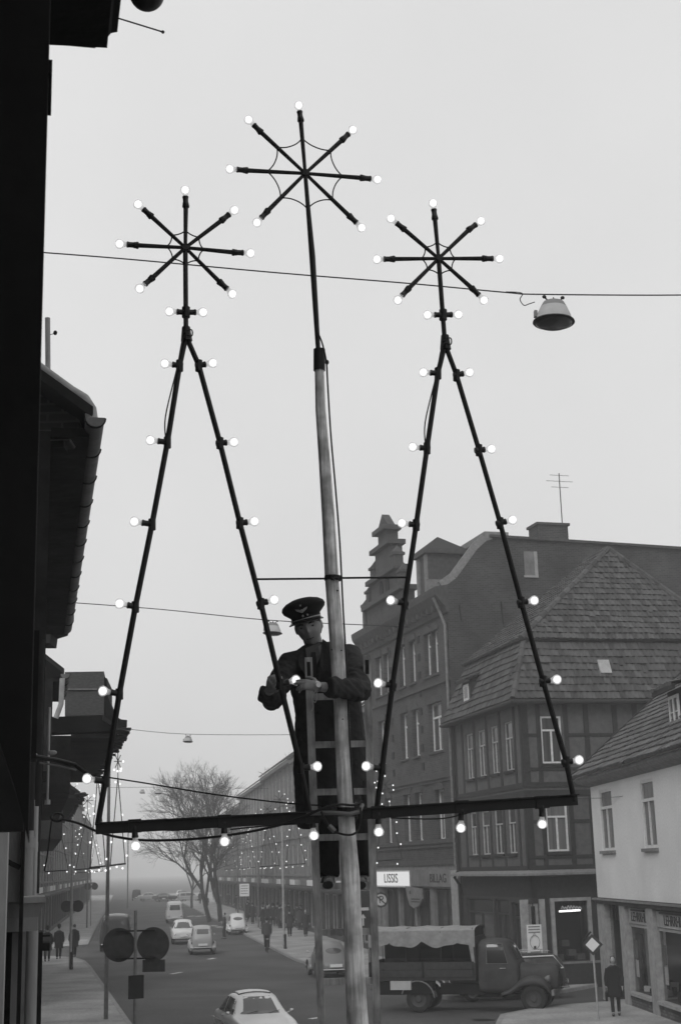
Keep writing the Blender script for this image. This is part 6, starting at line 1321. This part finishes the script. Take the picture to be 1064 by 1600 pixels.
# ------------------------------------------------------------------ traffic signs
def sign_pair(px, py, Y, r, label, extra=True):
    P = atY(px, py, Y); base = V((P.x, P.y, 0)); g_ = thing('traffic_sign', label, 'traffic sign', base, math.radians(-6)); z = P.z; k = r / .31
    MB().tube([(0, 0, 0), (0, 0, z + .62 * k)], .03 * k, 10).build('post', 'zinc', g_, smooth=True)
    for sd in (-1, 1):
        d = MB(Matrix.Translation((sd * .33 * k, .05 * k, z)) @ Matrix.Rotation(math.pi / 2, 4, 'X')); d.lathe([(.001, -.008), (r, -.008), (r * 1.01, 0), (r, .012), (.001, .012)], 40); d.build('disc', 'sign_dark', g_, smooth=True)
    for zz in (.25 * k, -.25 * k): MB().beam((-.38 * k, .01 * k, z + zz), (.38 * k, .01 * k, z + zz + .0), .03 * k, .03 * k).build('bracket', 'iron', g_)
    if extra:
        MB().box(.13, .56, .04, .05, z - .5, z - .28).build('extra_plate', 'sign_dark', g_)
        MB(Matrix.Translation((.02, 0, z - .76)) @ Matrix.Rotation(.7, 4, 'Z')).box(-.15, .15, -.02, .02, -.21, .21).build('box_sign', 'ink', g_)
        MB().beam((-.03, -.04, z - .76 - .2), (-.03, -.04, z - .76 + .2), .05, .012).build('box_sign_edge', 'lamp_pale', g_)
    return g_
sign_pair(212, 1476, 28, .31, 'double round traffic sign seen from behind on a thin post')
sign_pair(113, 1416, 78, .3, 'double round traffic sign beside the light mast at the pavement end', False); sign_pair(143, 1385, 132, .3, 'distant double round traffic sign before the pale far houses', False)
# priority sign
q = gp(935, 1600) + V((0, 0, .12)); ps_ = thing('priority_sign', 'dark-edged pale diamond road sign on leaning pale post', 'traffic sign', q, math.radians(-8)); tp = hit(925, 1476, q, V((0, 1, 0))) - q
MB().tube([(0, 0, 0), (tp.x, 0, tp.z + .2)], .028, 10).build('post', 'zinclight', ps_, smooth=True)
for rr_, y_, mt_, nm in ((.30, -.04, 'sign_dark', 'plate'), (.20, -.052, 'sign_white', 'plate_face')):
    MB().prism([(tp.x + a * rr_, y_, tp.z + b * rr_) for a, b in ((1, 0), (0, 1), (-1, 0), (0, -1))], (0, .01, 0)).build(nm, mt_, ps_)
MB().beam((tp.x - .26, -.02, tp.z + .12), (tp.x - .02, -.02, tp.z + .36), .05, .05).build('plate_hood', 'iron', ps_)
# no-parking sign and one-way board on the kerb behind the ladder
def disc(par, c, r, mt_, nm, y=0., n=32): d = MB(Matrix.Translation((c[0], y, c[1])) @ Matrix.Rotation(math.pi / 2, 4, 'X')); d.lathe([(.001, 0), (r, 0), (r, .008), (.001, .008)], n); return d.build(nm, mt_, par)
P = atY(595, 1406, 60); np_ = thing('no_parking_sign', 'round sign with barred letter P beside the ladder rail', 'traffic sign', V((P.x, P.y, 0)), math.radians(-2)); z = P.z
MB().tube([(0, 0, 0), (0, 0, z + .3)], .03, 8).build('post', 'zinc', np_); disc(np_, (0, z), .30, 'sign_dark', 'disc', -.04); disc(np_, (0, z), .225, 'lamp_pale', 'disc_face', -.052)
inst('lettering', text_mesh('P', .42, .003), np_, Matrix.Translation((0.01, -.064, z)) @ Matrix.Rotation(math.pi / 2, 4, 'X'), 'ink'); MB().beam((-.19, -.066, z + .17), (.19, -.066, z - .17), .012, .05).build('bar', 'ink', np_)
P = atY(571, 1440, 57); ow_ = thing('direction_board', 'pale-edged board with two round signs and an up arrow behind the mast', 'traffic sign', V((P.x, P.y, 0)), math.radians(0)); z = P.z
x0, x1 = -.42, .22; zt, zb_ = atY(570, 1392, 57).z, atY(570, 1455, 57).z
MB().box(x0, x1, -.02, .0, zb_, zt).build('board', 'slatecloth', ow_); MB().box(x1, x1 + .05, -.03, .01, zb_, zt).build('board_edge', 'lamp_pale', ow_)
for x in (-.3, .1): MB().tube([(x, .03, 0), (x, .03, zb_ + .3)], .03, 8).build('post', 'zinc', ow_)
disc(ow_, (-.09, atY(570, 1407, 57).z), .27, 'ink', 'disc', -.03); disc(ow_, (-.09, atY(570, 1437, 57).z), .27, 'ink', 'disc', -.03); zc = atY(570, 1437, 57).z
MB().prism([(-.09 + a, -.048, zc + b) for a, b in ((-.03, -.22), (.03, -.22), (.03, .06), (.11, .06), (0, .22), (-.11, .06), (-.03, .06))], (0, .006, 0)).build('arrow', 'lamp_pale', ow_); MB().box(-.3, .14, -.045, -.03, atY(570, 1420, 57).z - .06, atY(570, 1420, 57).z + .05).build('text_strip', 'lamp_pale', ow_)
P = gp(385, 1446); wb2 = thing('sign_panel', 'white square sign panel on a post among the crowd', 'sign', V((P.x + .2, 122, .12)), 0); z = atY(382, 1393, 122).z
MB().tube([(0, 0, 0), (0, 0, z)], .04, 8).build('post', 'zinc', wb2); MB().box(-.4, .4, -.06, -.02, z - .5, z + .5).build('panel', 'sign_white', wb2)
for k in range(4): MB().box(-.3, .3, -.066, -.06, z + .3 - k * .2, z + .36 - k * .2).build('print', 'grey_ink', wb2)
# ------------------------------------------------------------------ bare trees
def bare_tree(loc, H, label, stems, spread, seed, rmin=.012, maxl=6):
    rnd = random.Random(seed); r = thing('bare_tree', label, 'tree', loc, 0, 'bare winter trees'); tr_ = MB(); cr_ = MB(); cnt = [0]
    def grow(p, d, L, rad, lvl):
        q = [p]; n = 3 if lvl < 4 else 2; dd = d.copy()
        for i in range(n):
            dd = (dd + V((rnd.gauss(0, .10), rnd.gauss(0, .10), rnd.gauss(.05, .06)))).normalized(); q.append(q[-1] + dd * L / n)
        (tr_ if lvl < 2 else cr_).tube(q, [rad * (1 - .35 * i / n) for i in range(n + 1)], 6 if lvl < 2 else (4 if lvl < 4 else 3), lvl < 1)
        cnt[0] += 1
        if lvl >= maxl: return
        k = 3 if lvl > 0 else 4
        for i in range(k + (1 if lvl in (3, 4) and rnd.random() < .4 else 0)):
            a = rnd.random() * 2 * math.pi; sp = spread * (.75 + .5 * rnd.random()); b = q[-1] if i < 2 else q[rnd.randint(1, len(q) - 1)]
            u = dd.orthogonal().normalized(); u = Quaternion(dd, a) @ u; nd = (dd * math.cos(sp) + u * math.sin(sp)).normalized()
            grow(b, nd, L * rnd.uniform(.62, .82), max(rmin, rad * .6), lvl + 1)
    for (dx, lean, k) in stems: grow(V((dx, 0, 0)), V((lean, 0, 1)).normalized(), H * .30 * k, H * .016, 0)
    tr_.build('trunk', 'bark', r, smooth=True); cr_.build('crown', 'bark', r)
    return r
tq = atY(345, 1425, 135); tq.z = 0.1
bare_tree(tq, 15.5, 'big bare tree with leaning second stem on the shop-side pavement', ((0, .03, 1.0), (-1.0, -.2, .95)), .5, 5, .007, 7)
tq = atY(300, 1400, 190); tq.z = .1
bare_tree(tq, 11, 'smaller faint bare tree further up behind the big one', ((0, -.1, 1),), .55, 8, .02, 5)
tq = atY(470, 1400, 170); tq.z = .0
bare_tree(tq, 22, 'bare tree behind the roofs beside the man', ((0, -.05, 1),), .5, 21, .02, 5)
# lamp posts and small far things
q = atY(200, 1380, 200); fl_ = thing('far_mast', 'faint tall mast in the haze above the far cars', 'mast', V((q.x, q.y, 0))); MB().tube([(0, 0, 0), (0, 0, 10.5)], .08, 6).build('pole', 'zinc', fl_)
tm_ = thing('roof_aerial', 'thin aerial on the roof of the tall brick house', 'aerial', B + dB * 1.2 + dS * 6.5 + V((0, 0, 18.9)), ZB)
MB().tube([(0, 0, 0), (0, 0, 4)], .025, 6).build('mast', 'iron', tm_)
for zz, ll in ((3.9, .5), (3.6, .7), (3.3, .45)): MB().tube([(0, -ll, zz), (0, ll, zz)], .012, 5).build('dipole', 'iron', tm_)
# ------------------------------------------------------------------ haze: one closed box of thin winter smoke
hz = MB().box(-1450, 1450, -280, 2350, -1, 27).build('haze', None); hz['kind'] = 'stuff'
HM_ = bpy.data.materials.new('haze'); HM_.use_nodes = True; HT = HM_.node_tree; HT.nodes.clear(); ho = HT.nodes.new('ShaderNodeOutputMaterial'); hv = HT.nodes.new('ShaderNodeVolumePrincipled')
hv.inputs['Color'].default_value = (1, 1, 1, 1); hv.inputs['Density'].default_value = .0016; hv.inputs['Anisotropy'].default_value = 0
HT.links.new(hv.outputs[0], ho.inputs['Volume']); hz.data.materials.append(HM_)
